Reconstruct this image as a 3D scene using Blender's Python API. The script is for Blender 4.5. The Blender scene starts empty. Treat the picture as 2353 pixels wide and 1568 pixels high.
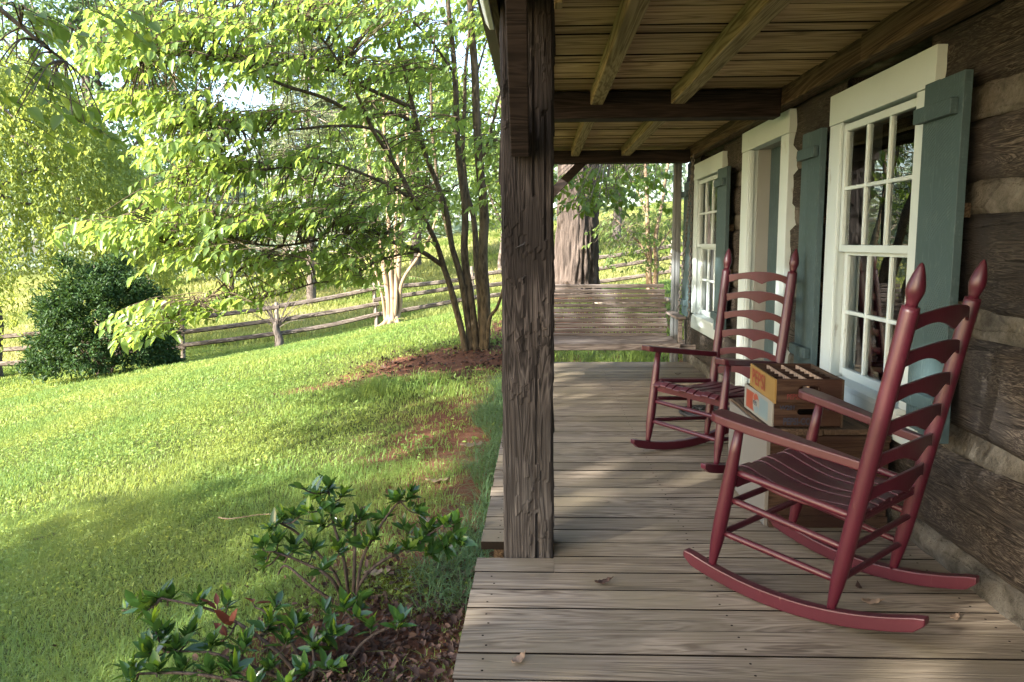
import bpy, math, random
import numpy as np
from mathutils import Vector, Matrix, noise
random.seed(7)
RNG = np.random.default_rng(7)
PI = math.pi
rad = math.radians
sc = bpy.context.scene
COL = sc.collection

# ------------------------------------------------------------------ camera
EYE = Vector((0, 0, 1.22))
FPX, PITCH, YAW, ROLL = 1772.35, rad(7.27), rad(2.014), rad(0.3216)
def cam_dir(a, b, d):
    c, s = math.cos(ROLL), math.sin(ROLL)
    dx, dy = a*c - b*s, a*s + b*c
    c, s = math.cos(PITCH), math.sin(PITCH)
    up, fw = -dy*c - d*s, d*c - dy*s
    c, s = math.cos(YAW), math.sin(YAW)
    return Vector((dx*c - fw*s, fw*c + dx*s, up))
def at(x, y, Y):
    """world point seen at picture position (2353 px wide) and at the plan distance Y"""
    r = cam_dir((x-1176.5)/FPX, (y-784)/FPX, 1)
    return EYE + r*(Y/r.y)
cam = bpy.data.cameras.new('camera'); camo = bpy.data.objects.new('camera', cam); COL.objects.link(camo)
R_, D_, F_ = cam_dir(1,0,0), cam_dir(0,1,0), cam_dir(0,0,1)
camo.matrix_world = Matrix(((R_.x,-D_.x,-F_.x,EYE.x),(R_.y,-D_.y,-F_.y,EYE.y),(R_.z,-D_.z,-F_.z,EYE.z),(0,0,0,1)))
cam.sensor_width = 36; cam.lens = 36*FPX/2353; cam.clip_end = 1000; cam.clip_start = .05
sc.camera = camo

# ------------------------------------------------------------------ light
SUN_EL = rad(25); TRAVEL = (0.78, 0.63)
az = math.atan2(-TRAVEL[0], -TRAVEL[1])
w = bpy.data.worlds.new('World'); sc.world = w; w.use_nodes = True
nt = w.node_tree; bg = nt.nodes['Background']
sky = nt.nodes.new('ShaderNodeTexSky'); sky.sky_type = 'NISHITA'; sky.sun_disc = False
sky.sun_elevation = SUN_EL; sky.sun_rotation = az % (2*PI); sky.dust_density = 2.0
nt.links.new(sky.outputs[0], bg.inputs[0]); bg.inputs[1].default_value = 0.15
sl = bpy.data.lights.new('sun', 'SUN'); sl.energy = 4.5; sl.angle = rad(0.6); sl.color = (1, .965, .88)
so = bpy.data.objects.new('sun', sl); COL.objects.link(so)
sdir = Vector((TRAVEL[0]*math.cos(SUN_EL), TRAVEL[1]*math.cos(SUN_EL), -math.sin(SUN_EL)))
so.rotation_euler = sdir.to_track_quat('-Z', 'Y').to_euler(); so.location = (-10, -8, 12)
sc.view_settings.view_transform = 'Standard'; sc.view_settings.look = 'None'
sc.view_settings.exposure = 2.35; sc.view_settings.gamma = 1
sc.cycles.max_bounces = 8; sc.cycles.diffuse_bounces = 5; sc.cycles.glossy_bounces = 3
sc.cycles.transmission_bounces = 4; sc.cycles.transparent_max_bounces = 8
sc.cycles.sample_clamp_indirect = 6
sc.cycles.use_denoising = True; sc.cycles.denoiser = 'OPENIMAGEDENOISE'; sc.cycles.denoising_prefilter = 'NONE'; sc.cycles.use_adaptive_sampling = False

# ------------------------------------------------------------------ node helpers
class N:
    def __init__(s, name):
        s.m = bpy.data.materials.new(name); s.m.use_nodes = True
        s.t = s.m.node_tree; s.b = s.t.nodes['Principled BSDF']; s.out = s.t.nodes['Material Output']
    def n(s, typ, **kw):
        x = s.t.nodes.new(typ)
        for k, v in kw.items(): setattr(x, k, v)
        return x
    def l(s, a, b): s.t.links.new(a, b)
    def put(s, x, i, v):
        if hasattr(v, 'is_linked') or isinstance(v, bpy.types.NodeSocket): s.l(v, x.inputs[i])
        else: x.inputs[i].default_value = v
        return x
    def coords(s, scale=(1,1,1), kind='Object', loc=(0,0,0)):
        c = s.n('ShaderNodeTexCoord'); m = s.n('ShaderNodeMapping')
        s.l(c.outputs[kind], m.inputs[0]); m.inputs['Scale'].default_value = scale; m.inputs['Location'].default_value = loc
        return m.outputs[0]
    def noise(s, vec, scale=5, detail=4, rough=.6, dist=0):
        x = s.n('ShaderNodeTexNoise'); s.l(vec, x.inputs['Vector'])
        x.inputs['Scale'].default_value = scale; x.inputs['Detail'].default_value = detail
        x.inputs['Roughness'].default_value = rough; x.inputs['Distortion'].default_value = dist
        return x.outputs['Fac']
    def ramp(s, fac, stops):
        x = s.n('ShaderNodeValToRGB'); s.l(fac, x.inputs[0]); e = x.color_ramp.elements
        while len(e) < len(stops): e.new(.5)
        for k, (p, c) in enumerate(stops):
            e[k].position = p; e[k].color = (*c, 1) if len(c) == 3 else c
        return x.outputs[0]
    def mix(s, f, a, b, mode='MIX'):
        x = s.n('ShaderNodeMix', data_type='RGBA', blend_type=mode)
        for i, v in ((0, f), (6, a), (7, b)):
            if isinstance(v, bpy.types.NodeSocket): s.l(v, x.inputs[i])
            else: x.inputs[i].default_value = v if i == 0 else ((*v, 1) if len(v) == 3 else v)
        return x.outputs[2]
    def math(s, op, a, b=0.0, clamp=False):
        x = s.n('ShaderNodeMath', operation=op); x.use_clamp = clamp
        s.put(x, 0, a); s.put(x, 1, b); return x.outputs[0]
    def island(s): return s.n('ShaderNodeNewGeometry').outputs['Random Per Island']
    def vary(s, col, fac, amt=.3, hue=0.0):
        """brightness (and hue) wander by a random number"""
        x = s.n('ShaderNodeHueSaturation'); s.l(col, x.inputs['Color'])
        s.l(s.math('ADD', s.math('MULTIPLY', fac, amt), 1-amt/2), x.inputs['Value'])
        if hue: s.l(s.math('ADD', s.math('MULTIPLY', fac, hue), .5-hue/2), x.inputs['Hue'])
        return x.outputs[0]
    def bump(s, h, strength=.3, dist=.01):
        x = s.n('ShaderNodeBump'); s.l(h, x.inputs['Height']); x.inputs['Strength'].default_value = strength
        x.inputs['Distance'].default_value = dist; s.l(x.outputs[0], s.b.inputs['Normal'])
    def done(s, col, rough=.7, spec=.3):
        if isinstance(col, bpy.types.NodeSocket): s.l(col, s.b.inputs['Base Color'])
        else: s.b.inputs['Base Color'].default_value = (*col, 1)
        if isinstance(rough, bpy.types.NodeSocket): s.l(rough, s.b.inputs['Roughness'])
        else: s.b.inputs['Roughness'].default_value = rough
        s.b.inputs['Specular IOR Level'].default_value = spec
        return s.m
AX = {'x': (0.06,1,1), 'y': (1,0.06,1), 'z': (1,1,0.06)}
def wood(name, dark, mid, light, axis='x', fine=60, dist=.6, var=.35, bump=.35, stain=None, rough=.8, spec=.2, cracks=.0, knots=False, stretch=1.0, grey=None):  # greying
    n = N(name); isl = n.island()
    sc3 = tuple(v*(stretch if v < .5 else 1) for v in AX[axis])
    base = n.coords(sc3)
    off = n.n('ShaderNodeVectorMath', operation='ADD'); n.l(base, off.inputs[0])
    cb = n.n('ShaderNodeCombineXYZ'); m7 = n.math('MULTIPLY', isl, 37.0)
    for i in range(3): n.l(m7, cb.inputs[i])
    n.l(cb.outputs[0], off.inputs[1]); v = off.outputs[0]
    a = n.noise(v, fine, 5, .65, dist); b = n.noise(v, fine*.16, 3, .6, dist*2.5)
    # growth rings: bands made from the broad noise
    ring = n.math('PINGPONG', n.math('MULTIPLY', b, 9.0), .5)
    g = n.math('ADD', n.math('MULTIPLY', a, .55), n.math('MULTIPLY', ring, .9))
    col = n.ramp(g, [(.25, dark), (.5, mid), (.8, light)])
    big = n.noise(n.coords((1,1,1)), 2.2, 4, .6)
    if stain: col = n.mix(n.ramp(big, [(.42, (0,0,0)), (.66, (1,1,1))]), col, stain)
    h = g
    if cracks:
        cr = n.ramp(n.noise(v, fine*.5, 3, .7, .4), [(.33, (0,0,0)), (.40, (1,1,1))])
        col = n.mix(n.math('MULTIPLY', n.math('SUBTRACT', 1.0, cr), cracks), col, tuple(x*.25 for x in dark))
        h = n.math('ADD', g, n.math('MULTIPLY', cr, 1.2))
    if grey:   # splash weathering: greying low down, with a ragged upper edge
        sz = n.n('ShaderNodeSeparateXYZ'); n.l(n.coords(), sz.inputs[0])
        gf = n.math('MULTIPLY', n.math('SUBTRACT', .95, n.math('ADD', sz.outputs[2], n.math('MULTIPLY', n.math('SUBTRACT', a, .5), 1.2))), 1.3, True)
        col = n.mix(n.math('MULTIPLY', gf, .38), col, n.ramp(g, [(.3, (.035,.03,.027)), (.75, grey)]))
    if knots:
        vo = n.n('ShaderNodeTexVoronoi'); n.l(n.coords((2.2,7,7) if axis == 'x' else (7,2.2,7)), vo.inputs['Vector']); vo.inputs['Scale'].default_value = .55
        k = n.ramp(vo.outputs['Distance'], [(.05, (1,1,1)), (.14, (0,0,0))])
        col = n.mix(n.math('MULTIPLY', k, .7), col, tuple(x*.5 for x in dark))
    col = n.vary(col, isl, var)
    n.bump(h, bump, .004)
    return n.done(col, rough, spec)
def paint(name, col, wear=None, wearamt=.5, rough=.45, var=.12, bump=.15, scale=30, spec=.4, dust=None):
    n = N(name)
    big = n.noise(n.coords(), 3.5, 5, .6); fine = n.noise(n.coords((1,1,.25)), scale, 5, .7)
    c = n.mix(big, tuple(x*(1-var) for x in col), tuple(min(1, x*(1+var)) for x in col))
    if wear:
        wf = n.ramp(n.math('ADD', n.math('MULTIPLY', fine, .6), n.math('MULTIPLY', big, .4)), [(.60, (0,0,0)), (.68, (1,1,1))])
        c = n.mix(n.math('MULTIPLY', wf, wearamt), c, wear)
    if dust:
        geo = n.n('ShaderNodeNewGeometry'); sp = n.n('ShaderNodeSeparateXYZ'); n.l(geo.outputs['Normal'], sp.inputs[0])
        up = n.math('MULTIPLY', n.math('MAXIMUM', sp.outputs[2], 0.0), n.ramp(fine, [(.3, (.2,.2,.2)), (.7, (1,1,1))]))
        c = n.mix(n.math('MULTIPLY', up, .5), c, dust)
    n.bump(fine, bump, .003)
    return n.done(c, rough, spec)
def leafmat(name, col, trans, var=.5, hue=.05, gloss=.35, t=.5, spec=.4, patch=None):
    n = N(name); isl = n.island()
    c = n.mix(isl, tuple(x*(1-var/2) for x in col), tuple(x*(1+var/2) for x in col))
    tc = n.mix(isl, trans, tuple(x*.75 for x in trans))
    if patch:
        p = n.ramp(n.noise(n.coords(), patch[1], 3, .6), [(.4, (0,0,0)), (.62, (1,1,1))])
        c = n.mix(p, c, patch[0]); tc = n.mix(n.math('MULTIPLY', p, .7), tc, patch[2] if len(patch) > 2 else patch[0])
    n.done(c, gloss, spec)
    tr = n.n('ShaderNodeBsdfTranslucent'); n.l(tc, tr.inputs[0])
    mx = n.n('ShaderNodeMixShader'); mx.inputs[0].default_value = t
    n.l(n.b.outputs[0], mx.inputs[1]); n.l(tr.outputs[0], mx.inputs[2]); n.l(mx.outputs[0], n.out.inputs[0])
    return n.m

M = {}
M['deck'] = wood('weathered deck boards', (.115,.085,.06), (.225,.178,.13), (.325,.262,.195), 'x', 50, .8, .4, .5, stain=(.205,.165,.11), cracks=.4)
M['ceiling'] = wood('ceiling boards', (.17,.108,.05), (.36,.245,.13), (.48,.345,.195), 'x', 36, .5, .5, .25, knots=True)
M['edge'] = paint('grimy board edges with gap shade', (.016,.012,.009), None, .3, .95, .3, spec=.05)  # near-black sides put gap shade into the colour, over grime; nail heads too
M['joist'] = wood('porch joists', (.12,.085,.04), (.25,.19,.095), (.34,.27,.15), 'y', 40, .8, .2, .5)
M['beam'] = wood('dark tie beams', (.010,.007,.006), (.021,.014,.012), (.04,.028,.024), 'x', 40, .8, .2, .5)
M['beamy'] = wood('old wall plate', (.028,.018,.010), (.07,.046,.027), (.125,.088,.054), 'y', 40, .8, .2, .5)
M['log'] = wood('hewn logs', (.011,.009,.0075), (.039,.0305,.0245), (.125,.106,.088), 'y', 75, 1.8, .45, 1.0, stain=(.024,.021,.020), cracks=.6, stretch=1.3)
M['post'] = wood('hewn post', (.008,.006,.0055), (.027,.021,.0185), (.09,.074,.067), 'z', 85, .7, .1, .9, stain=(.017,.013,.0115), cracks=.5, stretch=.9, grey=(.15,.138,.128))
M['swing'] = wood('swing slats', (.075,.062,.057), (.165,.14,.13), (.265,.232,.215), 'x', 60, .6, .35, .4, cracks=.3)
M['crate'] = wood('crate boards', (.02,.011,.007), (.046,.026,.017), (.08,.05,.033), 'x', 60, .7, .35, .4, stain=(.032,.014,.010))
M['cratey'] = wood('crate sides', (.03,.018,.011), (.065,.042,.028), (.11,.075,.052), 'y', 60, .7, .3, .4, stain=(.05,.033,.022))
M['partition'] = wood('crate partitions', (.2,.13,.085), (.36,.25,.175), (.5,.37,.27), 'x', 45, .7, .5, .3)
M['rail'] = wood('fence rails', (.06,.045,.035), (.14,.11,.088), (.23,.19,.155), 'x', 20, .7, .4, .5)
M['fpost'] = wood('fence posts', (.10,.08,.06), (.22,.18,.145), (.34,.29,.24), 'z', 20, .7, .4, .5)
M['white'] = paint('white trim paint', (.47,.545,.56), (.22,.20,.17), .6, .5, .08, .12)
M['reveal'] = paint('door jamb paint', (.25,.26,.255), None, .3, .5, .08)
n = N('weathered shutter paint'); isl = n.island()   # circular saw marks show through the paint
wv = n.n('ShaderNodeTexWave', wave_type='RINGS', rings_direction='X'); n.l(n.coords((1,1,1), loc=(0,-2.3,-.55)), wv.inputs['Vector']); wv.inputs['Scale'].default_value = 26; wv.inputs['Distortion'].default_value = 3.5; wv.inputs['Detail'].default_value = 3
nz1 = n.noise(n.coords(), 4, 5, .6); nz2 = n.noise(n.coords((1,1,.3)), 60, 4, .7); sm = n.math('MULTIPLY', wv.outputs['Fac'], n.ramp(nz1, [(.42, (0,0,0)), (.62, (1,1,1))]))
cs = n.mix(nz1, (.025,.049,.056), (.058,.092,.101)); cs = n.mix(n.math('MULTIPLY', n.ramp(nz2, [(.55, (0,0,0)), (.7, (1,1,1))]), .35), cs, (.13,.18,.185))
n.bump(n.math('ADD', n.math('MULTIPLY', sm, .8), n.math('MULTIPLY', nz2, .6)), .7, .003)
M['teal'] = n.done(n.vary(cs, isl, .15), .55, .35)
M['red'] = paint('burgundy chair paint', (.053,.0052,.0132), (.13,.055,.05), .6, .38, .28, .2, 70, .5, dust=(.088,.046,.046))
M['palegrey'] = paint('pale painted board', (.135,.127,.116), (.08,.068,.056), .5, .7, .1, .3)
M['gutter'] = paint('gutter enamel', (.68,.71,.70), (.45,.42,.36), .3, .4, .1)
M['spout'] = paint('downspout', (.12,.13,.135), (.08,.07,.06), .4, .5, .15)
M['iron'] = paint('iron', (.022,.02,.02), (.10,.05,.03), .3, .5, .2)
M['chain'] = paint('chain', (.07,.06,.052), (.15,.08,.05), .4, .5, .2, spec=.5)
M['roofing'] = paint('roof sheets', (.17,.16,.15), (.2,.11,.07), .4, .6, .2)
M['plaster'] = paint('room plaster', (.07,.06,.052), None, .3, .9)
M['curtain'] = paint('sheer curtain', (.16,.15,.14), None, .3, .9)
M['cream'] = paint('yellow crate paint', (.20,.118,.032), (.11,.07,.035), .8, .65, .12, .3, 40)
M['cratewhite'] = paint('worn white crate paint', (.19,.183,.165), (.10,.082,.065), .8, .65, .1, .3, 40)
M['orange'] = paint('orange red crate paint', (.20,.038,.019), (.19,.13,.095), .45, .6, .1, .2, 60)
M['crateblue'] = paint('light blue crate paint', (.125,.172,.188), (.18,.165,.145), .5, .6, .1, .2, 60)
M['letterred'] = paint('red lettering paint', (.17,.022,.012), (.18,.09,.035), .5, .6, .1, .2, 60)
M['letterblue'] = paint('blue lettering paint', (.016,.02,.038), (.07,.045,.03), .6, .6, .1, .2, 70)
M['letterdark'] = paint('dark red lettering paint', (.085,.012,.01), (.075,.045,.03), .8, .6, .1, .2, 70)
# chinking
n = N('lime chinking'); f1 = n.noise(n.coords(), 9, 6, .65); f2 = n.noise(n.coords(), 60, 4, .7)
vc = n.n('ShaderNodeTexVoronoi', feature='DISTANCE_TO_EDGE'); n.l(n.coords((1,.55,1.6)), vc.inputs['Vector']); vc.inputs['Scale'].default_value = 4.5
ck_ = n.ramp(n.math('ADD', vc.outputs['Distance'], n.math('MULTIPLY', f2, .05)), [(.03, (0,0,0)), (.05, (1,1,1))])
n.bump(n.math('ADD', n.math('ADD', f1, n.math('MULTIPLY', f2, .5)), n.math('MULTIPLY', ck_, .12)), 1.0, .02)
M['chink'] = n.done(n.mix(n.math('MULTIPLY', n.math('SUBTRACT', 1.0, ck_), n.math('MULTIPLY', n.ramp(f1, [(.45, (1,1,1)), (.55, (0,0,0))]), .55)), n.ramp(n.math('ADD', n.math('MULTIPLY', f1, .8), n.math('MULTIPLY', f2, .2)), [(.32, (.038,.034,.028)), (.5, (.095,.086,.071)), (.68, (.155,.143,.122))]), (.04,.033,.026)), .9, .1)
# glass
n = N('window glass'); fr = n.n('ShaderNodeFresnel'); fr.inputs[0].default_value = 2.4
tr = n.n('ShaderNodeBsdfTransparent'); tr.inputs[0].default_value = (.86,.9,.88,1)
gl = n.n('ShaderNodeBsdfGlossy'); gl.inputs['Roughness'].default_value = 0.0; gl.inputs[0].default_value = (.95,.97,.96,1)
bp = n.n('ShaderNodeBump'); n.l(n.noise(n.coords(), 3.0, 1, .4), bp.inputs['Height']); bp.inputs['Strength'].default_value = .05; bp.inputs['Distance'].default_value = .02
n.l(bp.outputs[0], gl.inputs['Normal']); n.l(bp.outputs[0], fr.inputs['Normal'])
mx = n.n('ShaderNodeMixShader'); n.l(fr.outputs[0], mx.inputs[0]); n.l(tr.outputs[0], mx.inputs[1]); n.l(gl.outputs[0], mx.inputs[2]); n.l(mx.outputs[0], n.out.inputs[0])
M['glass'] = n.m
def barkmat(name, dark, light, scale=(14,14,2.5), amt=.9):
    n = N(name); v = n.coords(scale)
    a = n.noise(v, 1.6, 5, .65, .8); b = n.noise(n.coords(), 1.3, 3)
    vo = n.n('ShaderNodeTexVoronoi'); n.l(v, vo.inputs['Vector']); vo.inputs['Scale'].default_value = 1.0
    h = n.math('ADD', a, n.math('MULTIPLY', vo.outputs['Distance'], .6))
    n.bump(h, amt, .03)
    return n.done(n.vary(n.ramp(h, [(.45, dark), (1.0, light)]), b, .5), .9, .1)
M['bark'] = barkmat('oak bark', (.022,.017,.0145), (.115,.09,.077), (11,11,1.6))
M['stembark'] = barkmat('dogwood bark', (.028,.022,.014), (.12,.092,.06), (30,30,9), .5)
M['palebark'] = barkmat('crape myrtle bark', (.16,.105,.066), (.34,.25,.165), (16,16,1.2), .3)
M['greybark'] = barkmat('grey bark', (.06,.048,.04), (.17,.14,.118), (14,14,4), .5)
M['shrubbark'] = barkmat('shrub stems', (.035,.025,.02), (.12,.09,.07), (60,60,20), .4)
M['twig'] = barkmat('dead twigs', (.20,.15,.12), (.42,.34,.29), (14,14,4), .3)
M['leaf'] = leafmat('dogwood leaves', (.15,.23,.06), (.40,.52,.085), .8, .05, .36, .52, .5)
M['leafbig'] = leafmat('maple leaves', (.075,.135,.025), (.26,.34,.035), .5, .05, .4, .45)
M['leafweep'] = leafmat('weeping tree leaves', (.19,.245,.06), (.46,.52,.09), .6, .05, .5, .5)
M['leafdark'] = leafmat('tall tree leaves', (.075,.13,.055), (.19,.28,.08), .7, .05, .5, .4)
M['leafmid'] = leafmat('mid green leaves', (.14,.21,.06), (.36,.45,.09), .7, .05, .5, .45)
M['needle'] = leafmat('pine needles', (.2,.24,.12), (.34,.38,.17), .6, .05, .6, .4)
M['bluegreen'] = leafmat('hazy blue green foliage', (.27,.34,.27), (.38,.45,.32), .5, .04, .6, .35)  # blue green leaf colour, paled so that distance haze sits in it
M['holly'] = leafmat('dark bush leaves', (.034,.072,.02), (.07,.125,.02), 1.0, .05, .55, .3, .25)
M['shrubleaf'] = leafmat('glossy shrub leaves', (.040,.095,.024), (.17,.30,.03), .9, .05, .22, .25, .6)
M['younglf'] = leafmat('young shrub leaves', (.12,.22,.03), (.30,.44,.03), .4, .05, .3, .5, .5)
M['deadleaf'] = leafmat('red brown dead leaves', (.14,.035,.018), (.20,.05,.02), .6, .03, .5, .3)
M['dryleaf'] = leafmat('dry leaf litter', (.085,.052,.04), (.09,.045,.025), 1.2, .03, .75, .2, .2)
M['palelf'] = leafmat('fallen pale leaves', (.36,.25,.17), (.3,.18,.1), .5, .03, .6, .25, .2)
M['grass'] = leafmat('lawn grass', (.15,.24,.058), (.37,.47,.10), .8, .05, .5, .45, .3, patch=((.23,.285,.07), .6, (.48,.52,.11)))
M['meadow'] = leafmat('meadow grass', (.38,.37,.14), (.55,.52,.18), .7, .04, .6, .45, .2, patch=((.12,.175,.035), .16, (.28,.35,.05)))
M['mondo'] = leafmat('fine border grass', (.125,.21,.085), (.2,.3,.09), .5, .04, .4, .4, .4)
M['moss'] = leafmat('moss', (.15,.17,.02), (.2,.22,.02), .5, .04, .8, .2, .1)
# ground sheet: lawn thatch, meadow, red clay from a painted-on attribute
n = N('ground'); at_ = n.n('ShaderNodeAttribute', attribute_name='soil')
sp = n.n('ShaderNodeSeparateColor'); n.l(at_.outputs['Color'], sp.inputs[0])
f1 = n.noise(n.coords(), 2.5, 6, .65); f2 = n.noise(n.coords(), 48, 8, .8)
gr = n.mix(f1, (.055,.085,.018), (.10,.125,.03)); gr = n.mix(n.math('MULTIPLY', f2, .5), gr, (.11,.085,.045))
md = n.mix(f1, (.17,.17,.045), (.12,.155,.035)); gr = n.mix(sp.outputs[1], gr, md)
clay = n.ramp(n.math('ADD', n.math('MULTIPLY', f2, .5), n.math('MULTIPLY', f1, .5)), [(.3, (.07,.032,.02)), (.5, (.16,.07,.042)), (.72, (.26,.13,.085))])
edge = n.math('ADD', sp.outputs[0], n.math('MULTIPLY', n.math('SUBTRACT', f2, .5), .5))
n.bump(f2, .8, .03)
M['ground'] = n.done(n.mix(n.ramp(edge, [(.32, (0,0,0)), (.55, (1,1,1))]), gr, clay), .95, .1)
n = N('stones'); f1 = n.noise(n.coords(), 6, 6, .6); n.bump(f1, .8, .02)
M['stone'] = n.done(n.vary(n.ramp(f1, [(.3, (.13,.10,.085)), (.7, (.36,.30,.255))]), n.island(), .5), .9, .1)

# ------------------------------------------------------------------ object helpers
def tag(o, label, cat, group=None, kind=None):
    if label: o['label'] = label
    if cat: o['category'] = cat
    if group: o['group'] = group
    if kind: o['kind'] = kind
    return o
def thing(name, label, cat, loc=(0,0,0), group=None):
    o = bpy.data.objects.new(name, None); COL.objects.link(o); o.location = loc; o.empty_display_size = .1
    return tag(o, label, cat, group)
def link(name, me, mat, parent=None, world=True, bevel=0, smooth=False, subsurf=0):
    o = bpy.data.objects.new(name, me); COL.objects.link(o)
    if mat is not None:
        for m_ in (mat if isinstance(mat, (list, tuple)) else [mat]): me.materials.append(m_)
    if parent is not None:
        o.parent = parent
        if world and parent.type == 'EMPTY': o.location = -Vector(parent.location)
    if smooth: me.polygons.foreach_set('use_smooth', [True]*len(me.polygons))
    if bevel:
        b = o.modifiers.new('bevel', 'BEVEL'); b.width = bevel; b.segments = 2; b.limit_method = 'ANGLE'; b.angle_limit = rad(35)
    if subsurf:
        s = o.modifiers.new('sub', 'SUBSURF'); s.levels = subsurf; s.render_levels = subsurf
    return o
def frame(d, up=Vector((0,0,1))):
    d = d.normalized(); s = d.cross(up)
    if s.length < 1e-4: s = d.cross(Vector((0,1,0)))
    s.normalize(); return d, s, s.cross(d)
class MB:
    def __init__(s): s.v = []; s.f = []; s.mi = []; s.cur = 0
    def add(s, vs, fs):
        k = len(s.v); s.v += [tuple(p) for p in vs]
        s.f += [tuple(i+k for i in f) for f in fs]; s.mi += [s.cur]*len(fs); return s
    def box(s, a, b, side=None):
        (x0,y0,z0), (x1,y1,z1) = a, b
        s.add([(x0,y0,z0),(x1,y0,z0),(x1,y1,z0),(x0,y1,z0),(x0,y0,z1),(x1,y0,z1),(x1,y1,z1),(x0,y1,z1)],
            [(0,3,2,1),(4,5,6,7),(0,1,5,4),(1,2,6,5),(2,3,7,6),(3,0,4,7)])
        if side is not None: s.mi[-4] = side; s.mi[-2] = side
        return s
    def beam(s, p0, p1, wd, ht, up=Vector((0,0,1))):
        p0, p1 = Vector(p0), Vector(p1); d, sd, u = frame(p1-p0, up)
        vs = [p + sd*(a*wd/2) + u*(b*ht/2) for p in (p0, p1) for a, b in ((-1,-1),(1,-1),(1,1),(-1,1))]
        return s.add(vs, [(0,1,2,3),(7,6,5,4),(0,4,5,1),(1,5,6,2),(2,6,7,3),(3,7,4,0)])
    def tube(s, pts, rs, n=8, cap=True):
        pts = [Vector(p) for p in pts]
        if not hasattr(rs, '__len__'): rs = [rs]*len(pts)
        vs = []; up = None
        for i, p in enumerate(pts):
            d = (pts[min(i+1, len(pts)-1)] - pts[max(i-1, 0)])
            d = d.normalized() if d.length > 1e-9 else Vector((0,0,1))
            if up is None: up = Vector((1,0,0)) if abs(d.x) < .8 else Vector((0,1,0))
            sd = d.cross(up).normalized(); up = sd.cross(d)
            vs += [p + (sd*math.cos(2*PI*k/n) + up*math.sin(2*PI*k/n))*rs[i] for k in range(n)]
        fs = [(i*n+k, i*n+(k+1) % n, (i+1)*n+(k+1) % n, (i+1)*n+k) for i in range(len(pts)-1) for k in range(n)]
        if cap: fs += [tuple(range(n))[::-1], tuple(range((len(pts)-1)*n, len(pts)*n))]
        return s.add(vs, fs)
    def turned(s, p0, p1, prof, n=16):
        p0, p1 = Vector(p0), Vector(p1)
        return s.tube([p0.lerp(p1, t) for t, r in prof], [r for t, r in prof], n)
    def prism(s, outline, org, ax, ay, az_, th):
        """flat outline (2D) in the ax/ay plane, thickened along az_"""
        org, ax, ay, az_ = Vector(org), Vector(ax), Vector(ay), Vector(az_)
        k = len(outline)
        vs = [org + ax*a + ay*b for a, b in outline] + [org + ax*a + ay*b + az_*th for a, b in outline]
        return s.add(vs, [tuple(range(k))[::-1], tuple(range(k, 2*k))] + [(i, (i+1) % k, k+(i+1) % k, k+i) for i in range(k)])
    def mesh(s, name):
        me = bpy.data.meshes.new(name); me.from_pydata(s.v, [], s.f); me.update()
        if any(s.mi): me.polygons.foreach_set('material_index', s.mi)
        return me
    def build(s, name, mat, parent=None, **kw): return link(name, s.mesh(name), mat, parent, **kw)
def np_mesh(name, v, q, mat, parent=None, **kw):
    v = np.asarray(v, np.float32); q = np.asarray(q, np.int32)
    me = bpy.data.meshes.new(name); k = q.shape[1]
    me.vertices.add(len(v)); me.vertices.foreach_set('co', v.ravel())
    me.loops.add(q.size); me.loops.foreach_set('vertex_index', q.ravel())
    me.polygons.add(len(q)); me.polygons.foreach_set('loop_start', np.arange(0, q.size, k, dtype=np.int32))
    me.update(calc_edges=True)
    return link(name, me, mat, parent, **kw)
def unit(a): return a/np.maximum(np.linalg.norm(a, axis=-1, keepdims=True), 1e-9)
LEAFQ = np.array([(0,1,2,3),(0,3,4,5)])
def leaf_geo(p, d, nrm, L, W, fold=.25, droop=.15):
    """folded leaf blades: base p, direction d, face normal nrm"""
    p, d, nrm = np.asarray(p, float), unit(np.asarray(d, float)), np.asarray(nrm, float)
    L = np.broadcast_to(L, len(p))[:,None]; W = np.broadcast_to(W, len(p))[:,None]
    s = unit(np.cross(d, nrm)); u = np.cross(s, d)
    vs = np.stack([p, p + d*L*.32 - s*W*.5 + u*W*fold, p + d*L*.68 - s*W*.40 + u*(W*fold*.8-L*droop*.45), p + d*L - u*L*droop,
                   p + d*L*.68 + s*W*.40 + u*(W*fold*.8-L*droop*.45), p + d*L*.32 + s*W*.5 + u*W*fold], 1)
    q = (np.arange(len(p))*6)[:,None,None] + LEAFQ[None]
    return vs.reshape(-1,3), q.reshape(-1,4)
def leaves(name, p, d, nrm, L, W, mat, parent, **kw):
    v, q = leaf_geo(p, d, nrm, L, W, kw.pop('fold', .25), kw.pop('droop', .15))
    return np_mesh(name, v, q, mat, parent, **kw)
def rnd_dirs(k, up=0.0):
    d = RNG.normal(size=(k,3)); d[:,2] += up; return unit(d)

# ------------------------------------------------------------------ terrain
CP = np.array([(-.3,1,-.24),(-.3,2,-.24),(-.3,5,-.2),(0,8.1,-.14),(1.5,8.2,-.1),(1.6,3,-.2),(1.6,6,-.2),(4,4,-.1),(-1,2,-.36),(-2.5,3,-.62),(-1.0,8.9,-.07),(-2.5,8.5,-.33),
 (-4.6,21,-1.13),(-7.1,20.4,-1.6),(-14,21,-2.25),(-1.4,21,-.66),(3.2,24,-.2),(.6,12.6,.40),(1.9,12.4,.36),(-1.5,13,-.05),(3.5,12,.5),(-.68,9.0,-.03),(-.3,9.5,.02),(0,40,.5),(-16,45,-1.2),(-8,40,-.7),
 (10,45,2.2),(12,62,4.2),(-20,60,-.6),(-30,30,-3.4),(0,70,2.6),(0,150,7),(-70,150,2),(70,150,12),(-60,20,-6),(30,10,2.5),(0,-12,-.4),(-10,-6,-1.6),(12,-10,.6),(-5,5,-.95),
 (-9.2,16.4,-1.6),(-4,1,-.85),(.5,9.6,-.0),(6,24,.3),(-11,8,-1.8)])
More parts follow.
